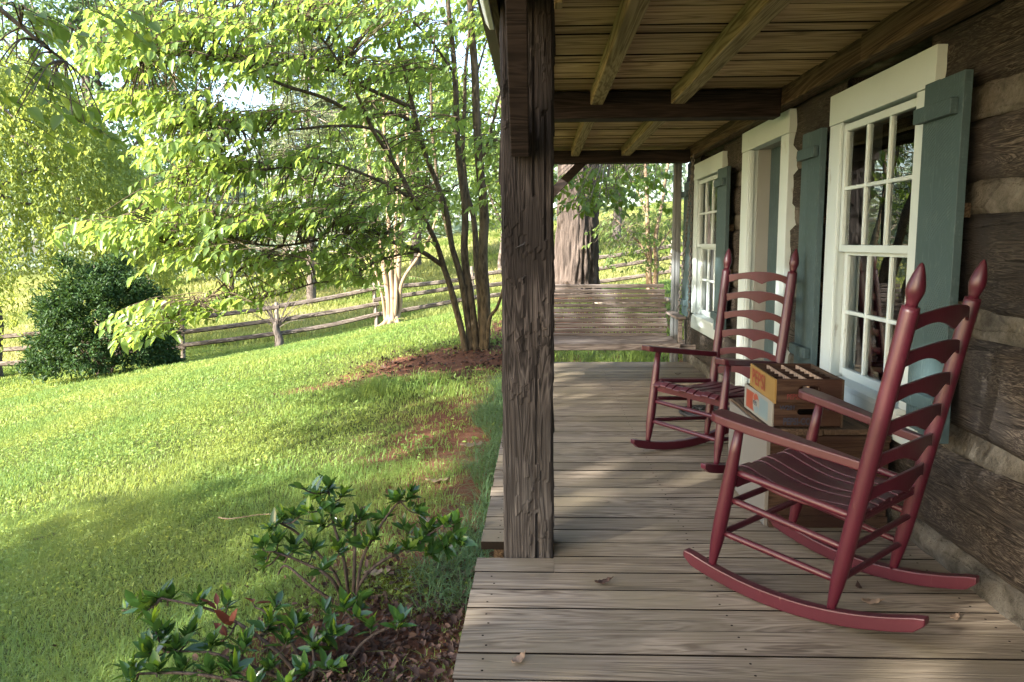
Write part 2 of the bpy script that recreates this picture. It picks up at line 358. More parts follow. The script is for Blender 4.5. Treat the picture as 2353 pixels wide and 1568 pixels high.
def _U(r2): return np.where(r2 > 1e-9, .5*r2*np.log(np.maximum(r2, 1e-9)), 0)
_d = CP[:,None,:2]-CP[None,:,:2]; _K = _U((_d**2).sum(-1)) + np.eye(len(CP))*.5
_Pm = np.c_[np.ones(len(CP)), CP[:,:2]]; _A = np.zeros((len(CP)+3,)*2)
_A[:len(CP),:len(CP)] = _K; _A[:len(CP),len(CP):] = _Pm; _A[len(CP):,:len(CP)] = _Pm.T
_W = np.linalg.solve(_A, np.r_[CP[:,2], 0,0,0])
def gz(x, y):
    x, y = np.asarray(x, float), np.asarray(y, float)
    r2 = (x[...,None]-CP[:,0])**2 + (y[...,None]-CP[:,1])**2
    z = _U(r2)@_W[:-3] + _W[-3] + _W[-2]*x + _W[-1]*y
    z = z + .018*np.sin(x*2.1+y*.7)*np.cos(y*1.7-x*.6)
    near = np.clip((1.0 - np.hypot(np.maximum(np.abs(x-1.2)-1.5, 0), np.maximum(np.abs(y-3.3)-4.4, 0))), 0, 1)
    return np.where(near > .98, np.minimum(z, -.16), z)
def g1(x, y): return float(gz(np.array([x]), np.array([y]))[0])
SOIL = [(-.75,2.75,.55,.50,1.1),(-.48,2.1,.42,.6,1.1),(-.42,3.45,.15,.35,.8),(-.62,5.05,.16,.36,.7),(-.47,4.2,.12,.22,.7),(-.45,6.2,.12,.3,.4),(-1.1,8.6,1.15,.7,1.2),(-2.0,8.25,.9,.25,.9),
        (.3,10.3,1.6,1.0,.9),(.2,12.5,1.4,.8,1.0),(2.2,11.6,1.2,.5,.6),(-.3,9.3,.6,.6,.6),(1,5,1.9,3.6,1.5)]
def soil(x, y):
    s = np.zeros_like(x)
    for cx, cy, rx, ry, a in SOIL: s = np.maximum(s, a*np.exp(-(((x-cx)/rx)**2 + ((y-cy)/ry)**2)*.9))
    wob = .22*np.sin(x*9+y*4)*np.sin(y*7-x*5) + .12*np.sin(x*23)*np.sin(y*19)
    return np.clip(s*(1+wob), 0, 1)
xs = np.unique(np.r_[np.linspace(-90,-20,36), np.linspace(-20,-6,57), np.linspace(-6,5,111), np.linspace(5,20,31), np.linspace(20,100,41)])
ys = np.unique(np.r_[np.linspace(-30,-2,15), np.linspace(-2,13,151), np.linspace(13,30,69), np.linspace(30,70,41), np.linspace(70,170,26)])
GX, GY = np.meshgrid(xs, ys); GZ = gz(GX, GY)
idx = np.arange(GX.size).reshape(GX.shape)
quads = np.stack([idx[:-1,:-1], idx[:-1,1:], idx[1:,1:], idx[1:,:-1]], -1).reshape(-1,4)
ground = np_mesh('ground', np.stack([GX,GY,GZ], -1).reshape(-1,3), quads, M['ground'], smooth=True); ground['kind'] = 'structure'
ca = ground.data.color_attributes.new('soil', 'FLOAT_COLOR', 'POINT')
sv = soil(GX.ravel(), GY.ravel()); mv = np.clip((GY.ravel()-21-.25*GX.ravel()*0)/2.5, 0, 1)
ca.data.foreach_set('color', np.stack([sv, mv, sv*0, sv*0+1], -1).astype(np.float32).ravel())

# ------------------------------------------------------------------ grass
def in_house(x, y): return ((x > -.235) & (y < 7.86) & (y > -3) & (x < 6)) | ((x > 1.5) & (y < 8.4))
def blades(k, xr, yr, h, wd, keep, bend=.6, clump=0):
    x = RNG.uniform(*xr, k); y = RNG.uniform(*yr, k); ok = keep(x, y) & ~in_house(x, y); x, y = x[ok], y[ok]; k = len(x)
    z = gz(x, y)-.005
    hh = h*RNG.uniform(.55, 1.25, k)*(1+.35*np.sin(x*1.9+.7*y)*np.sin(y*1.6-x)); a = RNG.uniform(0, 2*PI, k); b = bend*RNG.uniform(.3, 1.3, k)*hh
    ca_, sa = np.cos(a), np.sin(a); ww = wd*RNG.uniform(.7, 1.3, k)*.5
    p = np.stack([x,y,z], -1); s = np.stack([-sa, ca_, 0*a], -1)*ww[:,None]; o = np.stack([ca_, sa, 0*a], -1)
    m_ = p + o*(b*.35)[:,None] + np.stack([0*a,0*a,hh*.62], -1); t = p + o*b[:,None] + np.stack([0*a,0*a,hh*(1-.25*bend)], -1)
    v = np.stack([p-s, p+s, m_+s*.8, m_-s*.8, t+s*.12, t-s*.12], 1)
    q = (np.arange(k)*6)[:,None,None] + np.array([(0,1,2,3),(3,2,4,5)])[None]
    return v.reshape(-1,3), q.reshape(-1,4)
def grass(name, sets, mat, label):
    V, Q, o = [], [], 0
    for v, q in sets: V.append(v); Q.append(q+o); o += len(v)
    return tag(np_mesh(name, np.concatenate(V), np.concatenate(Q), mat), label, 'grass', kind='stuff')
def lim(x, y, m=.5): return (x > -.72*y-m) & (x < .30*y+m+.6)
def lawnkeep(x, y): return lim(x, y) & (RNG.random(len(x)) > soil(x, y)*1.15-.08) & (RNG.random(len(x)) > .35*(np.sin(x*3.1+1)*np.sin(y*2.7-x) > .72))
def weeds(k, xr, yr, L):
    x = RNG.uniform(*xr, k); y = RNG.uniform(*yr, k); ok = lawnkeep(x, y) & ~in_house(x, y) & (np.sin(x*2.3+y)*np.sin(y*1.9-x*1.1)+.5*RNG.random(k) > .1); x, y = x[ok], y[ok]; k = len(x)
    p = np.stack([x, y, gz(x, y)+RNG.uniform(.01,.05,k)], -1); d = rnd_dirs(k); d[:,2] = np.abs(d[:,2])*.4
    return leaf_geo(p, d, rnd_dirs(k, 1.6), L*RNG.uniform(.6,1.3,k), L*.55)
grass('lawn_grass', [weeds(16000, (-4.6,-.2), (1.6,5.2), .024), weeds(14000, (-7.5,3), (5.2,9.5), .035), blades(26000, (-4.6,-.2), (1.6,5.2), .085, .003, lawnkeep, 1.5), blades(150000, (-4.6,-.2), (1.6,5.2), .05, .0042, lawnkeep, .9), blades(110000, (-7.5,3), (5.2,9.5), .055, .0075, lawnkeep, .9),
    blades(90000, (-11,5), (9.5,15), .065, .013, lawnkeep, .8), blades(70000, (-17,8), (15,23), .08, .022, lawnkeep, .7)], M['grass'], 'short sunlit lawn sloping down to the left of the porch')
grass('meadow_grass', [blades(70000, (-27,12), (23,38), .22, .04, lim, .6), blades(60000, (-50,24), (38,72), .3, .09, lim, .6)], M['meadow'], 'pale dry meadow rising behind the rail fence')
def mondokeep(x, y): return (x > -.235-.26*(.5+.5*np.sin(y*3.1+1)*np.sin(y*1.3))-.06) & (RNG.random(len(x)) > .25)
grass('border_grass', [blades(7500, (-.62,-.2), (2.92,7.6), .15, .0048, mondokeep, 1.5)], M['mondo'], 'fine bluish grass drooping along the outer edge of the porch boards')
def tuft(x, y): return RNG.random(len(x)) < .15+.85*(np.sin(x*7)*np.sin(y*5+x*3) > .1)
grass('tall_grass', [blades(5000, (-.3,1.9), (7.88,8.7), .2, .007, tuft, .9), blades(1500, (-1.8,-.3), (7.1,8.0), .14, .007, tuft, .9)], M['grass'], 'tall bright tufts just beyond the end of the porch boards')
# dry leaf litter under the shrubs
k = 3400; lx = RNG.normal(-.62, .33, k); ly = RNG.normal(2.45, .5, k); ok = (lx < -.26) & (ly > 1.3); lx, ly = lx[ok], ly[ok]
lp = np.stack([lx, ly, gz(lx, ly)+RNG.uniform(.004,.03,len(lx))], -1); dd = rnd_dirs(len(lx)); dd[:,2] *= .35
nn = rnd_dirs(len(lx), 2.2)
tag(leaves('leaf_litter', lp, dd, nn, RNG.uniform(.015,.055,len(lx)), RNG.uniform(.01,.028,len(lx)), M['dryleaf'], None, fold=.5, droop=-.3), 'dry brown leaf mulch under the glossy shrubs', 'leaf litter', kind='stuff')
k = 600; lx = RNG.normal(-.9, .75, k); ly = RNG.normal(8.8, .6, k); lp = np.stack([lx, ly, gz(lx, ly)+.012], -1); dd = rnd_dirs(k); dd[:,2] *= .3
tag(leaves('tree_litter', lp, dd, rnd_dirs(k, 2.5), RNG.uniform(.03,.07,k), .03, M['dryleaf'], None, fold=.4), 'brown litter round the foot of the many-stemmed tree', 'leaf litter', kind='stuff')

# ------------------------------------------------------------------ the log cabin and its porch
CAB = thing('log_cabin', 'old log cabin with pale chinking, teal shutters and a low timber porch', 'cabin', (1.53, 4.0, 0))
OPEN = [(3.17,4.00,.50,1.85), (4.89,5.69,-.2,1.93), (6.56,7.47,.50,1.86)]
def cut(y0, y1, z0, z1):
    segs = [(y0, y1)]
    for a, b, c, d in OPEN:
        if min(z1, d)-max(z0, c) > .02:
            nx = []
            for p, q in segs:
                if b <= p or a >= q: nx.append((p, q)); continue
                if a > p: nx.append((p, a))
                if b < q: nx.append((b, q))
            segs = nx
    return segs
def face_slab(mb, y0, y1, z0, z1, X, amp, fr, round_=.02, seed=0, depth=.17, step=.035, rows=None):
    ny = max(2, int((y1-y0)/step)); nz = rows or max(4, int((z1-z0)/.03))
    vs = []; fs = []
    for i in range(ny+1):
        y = y0+(y1-y0)*i/ny
        for j in range(nz+1):
            t = j/nz; z = z0+(z1-z0)*t
            e = min(t, 1-t)*(z1-z0)
            rd = round_*max(0, 1-e/.035)**2
            d = noise.noise(Vector((y*fr*.25, z*fr, seed*3.1)))*amp + noise.noise(Vector((y*fr*1.3, z*fr*3, seed+9)))*amp*.4
            zz = z + (noise.noise(Vector((y*2.3, seed, t*2)))*.012 if 0 < z0 or t > .5 else 0)
            vs.append((X + rd - d, y, zz))
    k = nz+1
    for i in range(ny):
        for j in range(nz): fs.append((i*k+j, i*k+j+1, (i+1)*k+j+1, (i+1)*k+j))
    n0 = len(vs)
    # back row so that top and bottom are closed
    for i in range(ny+1):
        y = y0+(y1-y0)*i/ny; vs += [(X+depth, y, z0), (X+depth, y, z1)]
    for i in range(ny):
        a, b = n0+2*i, n0+2*i+2
        fs += [(i*k, (i+1)*k, b, a), (i*k+nz, a+1, b+1, (i+1)*k+nz), (a, b, b+1, a+1)]
    for i, fl in ((0, 1), (ny, 0)):
        a = n0+2*i; loop = [i*k+j for j in range(k)] + [a+1, a]
        fs.append(tuple(loop if fl else loop[::-1]))
    mb.add(vs, fs)
COURSES = [(.085,.445),(.525,.875),(.965,1.315),(1.415,1.645),(1.755,2.03),(2.10,2.46)]
lg = MB()
for ci, (a, b) in enumerate(COURSES):
    for si, (p, q) in enumerate(cut(-1.5, 8.15, a, b)): face_slab(lg, p, q, a, b, 1.526, .016, 6, .028, ci*7+si)
wall = lg.build('log_wall', M['log'], CAB, smooth=True)
ck = MB(); prev = -.12
for ci, (a, b) in enumerate(COURSES):
    for si, (p, q) in enumerate(cut(-1.5, 8.15, prev, a)): face_slab(ck, p, q, prev-.012, a+.012, 1.545 if ci else 1.522, .02, 12, .010, ci*5+si+50, .15, .03, 5)
    prev = b
ck.build('chinking', M['chink'], wall, smooth=True)
# end wall and room inside
rm = MB()
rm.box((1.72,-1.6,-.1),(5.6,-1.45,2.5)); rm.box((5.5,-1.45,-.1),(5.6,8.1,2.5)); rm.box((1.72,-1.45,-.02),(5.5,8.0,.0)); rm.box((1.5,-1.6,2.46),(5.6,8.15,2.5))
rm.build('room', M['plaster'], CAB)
ew = MB()
for ci, (a, b) in enumerate(COURSES): ew.box((1.70,8.0,a),(5.6,8.15,b))
ew.box((1.71,8.02,-.3),(5.59,8.12,2.45)); ew.build('end_wall', M['log'], CAB)

# windows
def window(y0, y1, shift=0):
    """y0..y1: outer edges of the casing"""
    a, b = y0+.135, y1-.135
    f = MB()
    f.box((1.488,y0-.004,1.80),(1.56,y1+.004,1.948)); f.box((1.492,y0,.53),(1.56,a,1.798)); f.box((1.492,b,.53),(1.56,y1,1.798))
    f.box((1.492,y0,.385),(1.56,y1,.50))
    wn = f.build('window', M['white'], CAB, bevel=.003)
    s = MB(); s.box((1.475,a-.01,.502),(1.60,b+.01,.528)); s.build('sill', M['white'], wn, bevel=.003)
    j = MB(); j.box((1.561,a-.012,.53),(1.70,a,1.8)); j.box((1.561,b,.53),(1.70,b+.012,1.8)); j.box((1.561,a,1.788),(1.70,b,1.80)); j.box((1.561,a,.53),(1.70,b,.545))
    for q in (a+.0005, b-.0115): j.box((1.495,q,.531),(1.506,q+.011,1.799))
    j.build('stop', M['white'], wn)
    for X, z0, z1 in ((1.509, 1.165, 1.786), (1.541, .547, 1.182)):
        m = MB(); w_ = .038; p, q = a+.004, b-.004
        m.box((X,p,z0),(X+.03,p+w_,z1)); m.box((X,q-w_,z0),(X+.03,q,z1))
        m.box((X,p+w_,z0),(X+.03,q-w_,z0+.034)); m.box((X,p+w_,z1-.034),(X+.03,q-w_,z1))
        for k in (1, 2):
            yc = p+w_+(q-p-2*w_)*k/3; m.box((X+.003,yc-.009,z0+.034),(X+.027,yc+.009,z1-.034))
        zc = (z0+z1)/2; e = [p+w_] + [p+w_+(q-p-2*w_)*k/3 for k in (1, 2)] + [q-w_]
        for k in range(3): m.box((X+.003, e[k]+(.009 if k else 0), zc-.009), (X+.027, e[k+1]-(.009 if k < 2 else 0), zc+.009))
        sh = m.build('sash', M['white'], wn, bevel=.003)
        g = MB(); g.add([(X+.016,p+.02,z0+.02),(X+.016,q-.02,z0+.02),(X+.016,q-.02,z1-.02),(X+.016,p+.02,z1-.02)], [(0,3,2,1)])
        g.build('pane', M['glass'], wn)
    return wn
window(3.055, 4.11); window(6.45, 7.60)
# curtains hanging inside
def curtain(y0, y1, lab):
    vs = []; ny = 40
    for i in range(ny+1):
        y = y0+(y1-y0)*i/ny; d = .025*math.sin(i*1.35)+.012*math.sin(i*.7)
        vs += [(1.78+d, y, .50), (1.78+d*.6, y, 1.8)]
    me = MB().add(vs, [(2*i,2*i+2,2*i+3,2*i+1) for i in range(ny)]).mesh('curtain')
    o = link('curtain', me, M['curtain'], None, smooth=True)
    s = o.modifiers.new('th', 'SOLIDIFY'); s.thickness = .002
    tag(o, lab, 'curtain')
curtain(3.15, 3.44, 'sheer pale curtain drawn aside behind the panes of the window nearest the camera')
# door
d = MB(); d.box((1.645,4.93,.02),(1.685,5.65,1.865))
door = d.build('door', M['teal'], CAB, bevel=.003)
f = MB(); f.box((1.489,4.765,1.862),(1.56,5.845,2.0)); f.box((1.492,4.77,0.0),(1.56,4.925,1.86)); f.box((1.492,5.655,0.0),(1.56,5.84,1.86))
for y in (4.9255, 5.6425): f.box((1.502,y,.0),(1.53,y+.012,1.859))
f.build('door_frame', M['white'], door, bevel=.003)
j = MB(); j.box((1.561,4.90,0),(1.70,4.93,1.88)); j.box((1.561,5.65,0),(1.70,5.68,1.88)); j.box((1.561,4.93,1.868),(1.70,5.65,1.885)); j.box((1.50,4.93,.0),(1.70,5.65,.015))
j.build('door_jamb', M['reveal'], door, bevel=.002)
k_ = MB(); k_.turned((1.645,5.02,.92),(1.60,5.02,.92),[(0,.022),(.15,.022),(.16,.009),(.5,.009),(.6,.024),(.9,.024),(1,.012)],12); k_.build('door_knob', M['iron'], door, smooth=True)
# shutters
def shutter(y0, y1, tilt=0.0):
    s = MB(); mid = y0+(y1-y0)*.62
    s.box((1.452,y0,.488),(1.482,mid-.001,1.797)); s.box((1.4535,mid+.0015,.492),(1.482,y1,1.80))
    sh = s.build('shutter', M['teal'], CAB, bevel=.002)
    for z in (1.655, .592):
        b = MB(); b.box((1.424,y0+.028,z),(1.4518,y1-.002 if y1 > 4 else y1+.02,z+.056)); b.build('batten', M['teal'], sh, bevel=.003)
    for z in (1.3, .95): h = MB(); h.box((1.483,y0+.05,z),(1.53,y0+.08,z+.05)); h.build('shutter_block', M['beamy'], sh)
for a, b in ((2.775,3.052),(4.118,4.41),(6.125,6.445),(7.606,7.90)): shutter(a, b)
# wall plate, ties, joists, ceiling, roof
p = MB(); p.box((1.415,-1.2,2.0),(1.52,3.58,2.14)); p.box((1.435,3.581,2.012),(1.52,8.07,2.14))
p.build('wall_plate', M['beamy'], CAB, bevel=.006)
for y, z0, z1 in ((4.75,1.952,2.108),(7.52,1.968,2.085)):
    t = MB(); t.box((-.155,y,z0),(1.434,y+.14,z1)); t.build('tie_beam', M['beam'], CAB, bevel=.008)
for x0, x1 in ((.308,.384),(.785,.868),(1.235,1.31)):
    t = MB()
    ys_ = np.linspace(-1.2, 7.74, 40)
    t.beam((.5*(x0+x1),-1.2,2.073),(.5*(x0+x1),8.07,2.075), x1-x0, .086)
    if x0 < 1.2: t.build('joist', M['joist'], CAB, bevel=.006)
c = MB(); y = -1.2; i = 0
while y < 7.9:
    wv = .118+.010*math.sin(i*2.3); dz = .003*math.sin(i*1.7)
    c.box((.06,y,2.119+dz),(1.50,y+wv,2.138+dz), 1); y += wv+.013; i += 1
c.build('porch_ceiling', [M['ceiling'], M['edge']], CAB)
ep = MB(); ep.box((-.14,-1.2,2.085),(.052,7.88,2.27)); ep.build('eave_beam', M['beam'], CAB, bevel=.006)
nb = MB(); nb.box((.054,2.72,2.02),(.082,2.80,2.118)); nb.build('nailer', M['joist'], CAB, bevel=.003)
fa = MB(); fa.box((-.172,-1.2,2.055),(-.145,8.10,2.26)); fa.box((-.1449,8.075,2.06),(1.5,8.10,2.26)); fa.build('fascia', M['beamy'], CAB, bevel=.003)
rf = MB(); rf.add([(-.26,-1.3,2.235),(-.26,8.15,2.235),(1.6,8.15,2.56),(1.6,-1.3,2.56),(-.26,-1.3,2.265),(-.26,8.15,2.265),(1.6,8.15,2.59),(1.6,-1.3,2.59)],
    [(0,3,2,1),(4,5,6,7),(0,1,5,4),(1,2,6,5),(2,3,7,6),(3,0,4,7)])
rf.add([(1.6,-1.8,2.55),(1.6,8.4,2.55),(3.6,8.4,4.0),(3.6,-1.8,4.0),(5.8,8.4,2.55),(5.8,-1.8,2.55)], [(0,1,2,3),(3,2,4,5),(0,3,5),(1,4,2)])
rf.build('roof', M['roofing'], CAB)
gt = MB(); gt.prism([(-.173,2.05),(-.192,2.05),(-.207,2.075),(-.22,2.12),(-.222,2.15),(-.25,2.21),(-.173,2.21)], (0,-1.2,0), (1,0,0), (0,0,1), (0,1,0), 4.36)
gt.build('gutter', M['gutter'], CAB, bevel=.003)
ds = MB(); ds.prism([(1.352,7.90),(1.372,7.895),(1.375,7.90),(1.392,7.90),(1.395,7.895),(1.425,7.895),(1.43,7.90),(1.43,7.96),(1.352,7.96)], (0,0,-.12), (1,0,0), (0,1,0), (0,0,1), 2.25)
ds.build('downspout', M['spout'], CAB, bevel=.002)
# porch posts: hewn timber, displaced grid
def hewn_post(x0, x1, y0, y1, z0, z1, seed, nside=22, nz=260):
    vs = []; fs = []; per = []
    for k in range(nside): per.append((x0+(x1-x0)*k/nside, y0, 0,-1, k/nside))
    for k in range(nside): per.append((x1, y0+(y1-y0)*k/nside, 1,0, k/nside))
    for k in range(nside): per.append((x1-(x1-x0)*k/nside, y1, 0,1, k/nside))
    for k in range(nside): per.append((x0, y1-(y1-y0)*k/nside, -1,0, k/nside))
    n_ = len(per); rnd = random.Random(seed)
    steps = [[] for _ in range(4)]
    for sd in range(4):   # adze flakes: each starts at a ledge and fades upward
        for _ in range(34):
            u = rnd.random(); z = rnd.uniform(z0+.1, z1); steps[sd].append((u, rnd.uniform(.10,.28), z, rnd.uniform(.10,.34), rnd.uniform(.0012,.0055)))
    cracks = [[(rnd.uniform(.08,.95), rnd.uniform(z0, z1), rnd.uniform(.25,.9), rnd.uniform(.006,.014)) for _ in range(5)] for _ in range(4)]
    for i in range(nz+1):
        z = z0+(z1-z0)*i/nz
        for pi, (px, py, nx, ny, u) in enumerate(per):
            sd = pi//nside
            d = noise.noise(Vector((px*9, py*9, z*1.2+seed)))*.0035 + noise.noise(Vector((px*70, py*70, z*4+seed)))*.0016
            for (cu, hw, cz, h, dp) in steps[sd]:
                if abs(u-cu+.03*math.sin(z*40)) < hw and cz+.018*math.sin(u*31+cz*9)+.012*math.sin(u*67) < z < cz+h: d += dp*(1-(z-cz)/h)
            for (cu, cz, h, dp) in cracks[sd]:
                if abs(z-cz) < h*.5 and abs(u-cu-.02*math.sin(z*9+cu*9)) < .6/nside: d -= dp
            ed = min(u, 1-u)
            if ed < .5/nside: d -= .008
            vs.append((px+nx*d, py+ny*d, z))
    for i in range(nz):
        for k in range(n_): fs.append((i*n_+k, i*n_+(k+1) % n_, (i+1)*n_+(k+1) % n_, (i+1)*n_+k))
    fs += [tuple(range(n_))[::-1], tuple(range(nz*n_, (nz+1)*n_))]
    return MB().add(vs, fs)
p1 = hewn_post(-.137, .053, 2.888, 3.075, -.25, 2.087, 3).build('porch_post', M['post'], CAB)
b = MB(); b.prism([(2.886,1.535),(2.82,1.525),(2.26,2.085),(2.40,2.085),(2.886,1.62)], (-.100,0,0), (0,1,0), (0,0,1), (1,0,0), .066); b.build('knee_brace', M['beam'], p1, bevel=.004)
nl = MB(); nl.tube([(-.085,2.887,1.20),(-.075,2.872,1.205),(-.055,2.862,1.215),(-.05,2.862,1.222)], .0025, 6); nl.build('nail', M['iron'], p1); nl = MB(); nl.tube([(-.062,2.885,1.085),(-.048,2.865,1.10)], .002, 6); nl.build('nail', M['iron'], p1)
p2 = hewn_post(-.13, .045, 7.66, 7.84, -.25, 2.087, 5, 10, 80).build('porch_post', M['post'], CAB)
b = MB(); b.prism([(.045,1.545),(.045,1.665),(.35,1.967),(.46,1.967)], (0,7.56,0), (1,0,0), (0,0,1), (0,1,0), .07); b.build('knee_brace', M['beam'], p2, bevel=.004)
# porch floor
dk = MB(); y = -.28; i = 0; rnd = random.Random(11)
while y < 7.82:
    wv = .136+.004*math.sin(i*1.9); x0 = -.237+rnd.uniform(-.004,.004)+(.0 if y > 2.9 else -.006); x1 = 1.532; yy = min(y+wv, 7.862)
    z0 = rnd.uniform(-.0025,.0015); th = .034
    segs = [(x0, x1)]
    if y < 3.085 and yy > 2.882: segs = ([(x0, -.142)] if y > 2.95 else []) + [(.057, x1)]
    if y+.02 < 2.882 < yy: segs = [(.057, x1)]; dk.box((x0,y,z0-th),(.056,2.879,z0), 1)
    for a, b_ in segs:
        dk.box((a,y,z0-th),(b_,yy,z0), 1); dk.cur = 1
        for nx_ in (-.17, .615, 1.445):
            for ny_ in (.28, .74):
                cx, cy = nx_+rnd.uniform(-.008,.008), y+(yy-y)*ny_+rnd.uniform(-.006,.006)
                if a+.01 < cx < b_-.01 and y > 1: dk.add([(cx+.0042*math.cos(k*PI/4), cy+.0042*math.sin(k*PI/4), z0+.0008) for k in range(8)], [tuple(range(8))])
        dk.cur = 0
    y += wv+.0085; i += 1
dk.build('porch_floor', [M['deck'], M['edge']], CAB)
rim = MB(); rim.box((-.19,-.4,-.30),(-.15,2.87,-.036)); rim.box((-.19,3.09,-.30),(-.15,7.64,-.036)); rim.box((.06,7.78,-.30),(1.5,7.82,-.036)); rim.box((.6,-.4,-.3),(.64,7.66,-.036)); rim.box((1.42,-.4,-.3),(1.46,7.66,-.036))
rim.build('floor_frame', M['beamy'], CAB)
br = MB(); br.tube([(1.535,2.2,2.0),(1.40,2.32,1.96)], .008, 8); br.tube([(1.525,2.55,1.962),(1.50,2.2,1.962),(1.48,1.6,1.965)], .007, 8); br.build('iron_rod', M['iron'], CAB)

# ------------------------------------------------------------------ rocking chairs
def lerp3(a, b, t): return tuple(a[i]+(b[i]-a[i])*t for i in range(3))
def rocker_curve(y): return (y-.13)**2/2.2
def make_chair(label):
    c = thing('rocking_chair', label, 'rocking chair', (0,0,0), 'ladder back rocking chairs on the porch')
    red = M['red']
    def kid(name, mb, par=c, **kw): return link(name, mb.mesh(name), red, par, world=False, **kw)
    for s in (-1, 1):
        X = lambda x: s*x
        a, b = (X(.232),-.006,.050), (X(.244),-.200,1.034)
        m = MB(); m.turned(a, b, [(0,.013),(.02,.015),(.09,.022),(.16,.0255),(.5,.0262),(.985,.0262),(1,.0245)], 20)
        post = kid('back_post', m, smooth=True)
        t0, t1 = Vector(b), Vector((X(.2475),-.224,1.158))
        m = MB(); m.turned(t0-(t1-t0)*.01, t1, [(0,.0165),(.10,.0165),(.26,.0225),(.36,.0258),(.5,.0245),(.72,.018),(.9,.010),(.97,.006),(1,.002)], 18); kid('finial', m, post, smooth=True)
        m = MB(); m.turned((X(.275),.412,.072), (X(.275),.314,.614), [(0,.013),(.05,.015),(.2,.0235),(.35,.025),(.6,.0235),(.8,.0195),(1,.0145)], 20); kid('leg', m, smooth=True)
        # arm: plan outline along y, thickened
        sec = [(-.085,.228,.013),(-.03,.235,.018),(.06,.25,.026),(.16,.267,.034),(.26,.283,.041),(.33,.29,.045),(.375,.292,.045),(.396,.292,.036),(.402,.292,.022)]
        vs = []; fs = []
        for (y, xc, hw) in sec:
            zt = .553+.087*((y+.06)/.46) + .004
            for dx, dz in ((-hw,0),(hw,0),(hw,-.031),(-hw,-.031)): vs.append((X(xc+dx), y, zt+dz))
        for i in range(len(sec)-1):
            k = i*4
            for e in range(4): fs.append((k+e, k+(e+1) % 4, k+4+(e+1) % 4, k+4+e) if s > 0 else (k+e, k+4+e, k+4+(e+1) % 4, k+(e+1) % 4))
        e = (len(sec)-1)*4
        fs += [(3,2,1,0),(e,e+1,e+2,e+3)] if s > 0 else [(0,1,2,3),(e+3,e+2,e+1,e)]
        kid('arm', MB().add(vs, fs), bevel=.005)
        # rocker
        vs = []; fs = []; n_ = 26
        for i in range(n_+1):
            y = -.285+(.515+.285)*i/n_; xc = .210+(.288-.210)*(y+.285)/.80; zb = rocker_curve(y); h = .047
            endf = max(0, (-.255-y)/.03, (y-.485)/.03); h2 = h*(1-.0*endf); zo = .018*min(1, endf)
            for dx, dz in ((-.018,zo),(.018,zo),(.018,h2-zo*.3),(-.018,h2-zo*.3)): vs.append((X(xc+dx), y, zb+dz))
        for i in range(n_):
            k = i*4
            for e in range(4): fs.append((k+e, k+4+e, k+4+(e+1) % 4, k+(e+1) % 4) if s > 0 else (k+e, k+(e+1) % 4, k+4+(e+1) % 4, k+4+e))
        e = n_*4; fs += [(0,1,2,3),(e+3,e+2,e+1,e)] if s > 0 else [(3,2,1,0),(e,e+1,e+2,e+3)]
        kid('rocker', MB().add(vs, fs), bevel=.004)
        for p0, p1, r in (((X(.262),.352,.33),(X(.240),-.045,.268),.0115), ((X(.268),.376,.205),(X(.237),-.018,.155),.0115), ((X(.262),.330,.432),(X(.240),-.068,.375),.0135)):
            m = MB(); m.turned(p0, p1, [(0,r*.8),(.08,r),(.92,r),(1,r*.8)], 12); kid('stretcher', m, smooth=True)
    for p0, p1, r in (((-.27,.36,.315),(.27,.36,.315),.0115), ((-.27,.382,.20),(.27,.382,.20),.0115), ((-.24,-.052,.262),(.24,-.052,.262),.011), ((-.236,-.026,.152),(.236,-.026,.152),.011)):
        m = MB(); m.turned(p0, p1, [(0,r*.8),(.08,r),(.92,r),(1,r*.8)], 12); kid('stretcher', m, smooth=True)
    # ladder slats
    for i, zt in enumerate((1.004,.894,.786,.678,.572,.464)):
        t = (zt-.05)/(1.034-.05); y0 = -.006-.194*t; hw = .232+.012*t-.022
        vs = []; fs = []; n_ = 40
        for k in range(n_+1):
            u = -1+2*k/n_; a = abs(u); x = u*hw; yb = y0-.036*(1-u*u)
            top = zt+.022*(1-u*u)**1.2; bot = zt-.050+.006+.024*math.sin(PI*min(1, a*1.02))-.006*(1-a)
            vs += [(x,yb+.0055,bot),(x,yb+.0055,top),(x,yb-.0055,top),(x,yb-.0055,bot)]
        for k in range(n_):
            q = k*4
            for e in range(4): fs.append((q+e, q+(e+1) % 4, q+4+(e+1) % 4, q+4+e))
        e = n_*4; fs += [(3,2,1,0),(e,e+1,e+2,e+3)]
        kid('back_slat', MB().add(vs, fs), bevel=.002)
    # seat slats run front to back over two rails, rolled at the front and dipped
    m = MB(); NS = 9
    for j in range(NS):
        u = (j+.5)/NS*2-1; hw = .9/NS; n_ = 16
        vs = []; fs = []
        for k in range(n_+1):
            t = k/n_; y = .385-.455*t
            z = .452-.075*t-.030*math.sin(PI*min(1, t*1.05))**1.3-.030*max(0, (.12-t)/.12)**2 + .004*math.sin(j*2.1)
            wt = .252-.030*t; x0, x1 = (u-hw)*wt, (u+hw)*wt
            vs += [(x0,y,z-.011),(x1,y,z-.011),(x1,y,z),(x0,y,z)]
        for k in range(n_):
            q = k*4
            for e in range(4): fs.append((q+e, q+4+e, q+4+(e+1) % 4, q+(e+1) % 4))
        e = n_*4; fs += [(0,1,2,3),(e+3,e+2,e+1,e)]
        m.add(vs, fs)
    kid('seat', m, bevel=.0035)
    m = MB(); m.turned((-.262,.345,.418),(.262,.345,.418),[(0,.012),(.05,.0145),(.95,.0145),(1,.012)],12); m.turned((-.24,-.055,.352),(.24,-.055,.352),[(0,.012),(.05,.0145),(.95,.0145),(1,.012)],12)
    m.box((-.25,.335,.375),(.25,.352,.41)); kid('seat_rail', m, smooth=False)
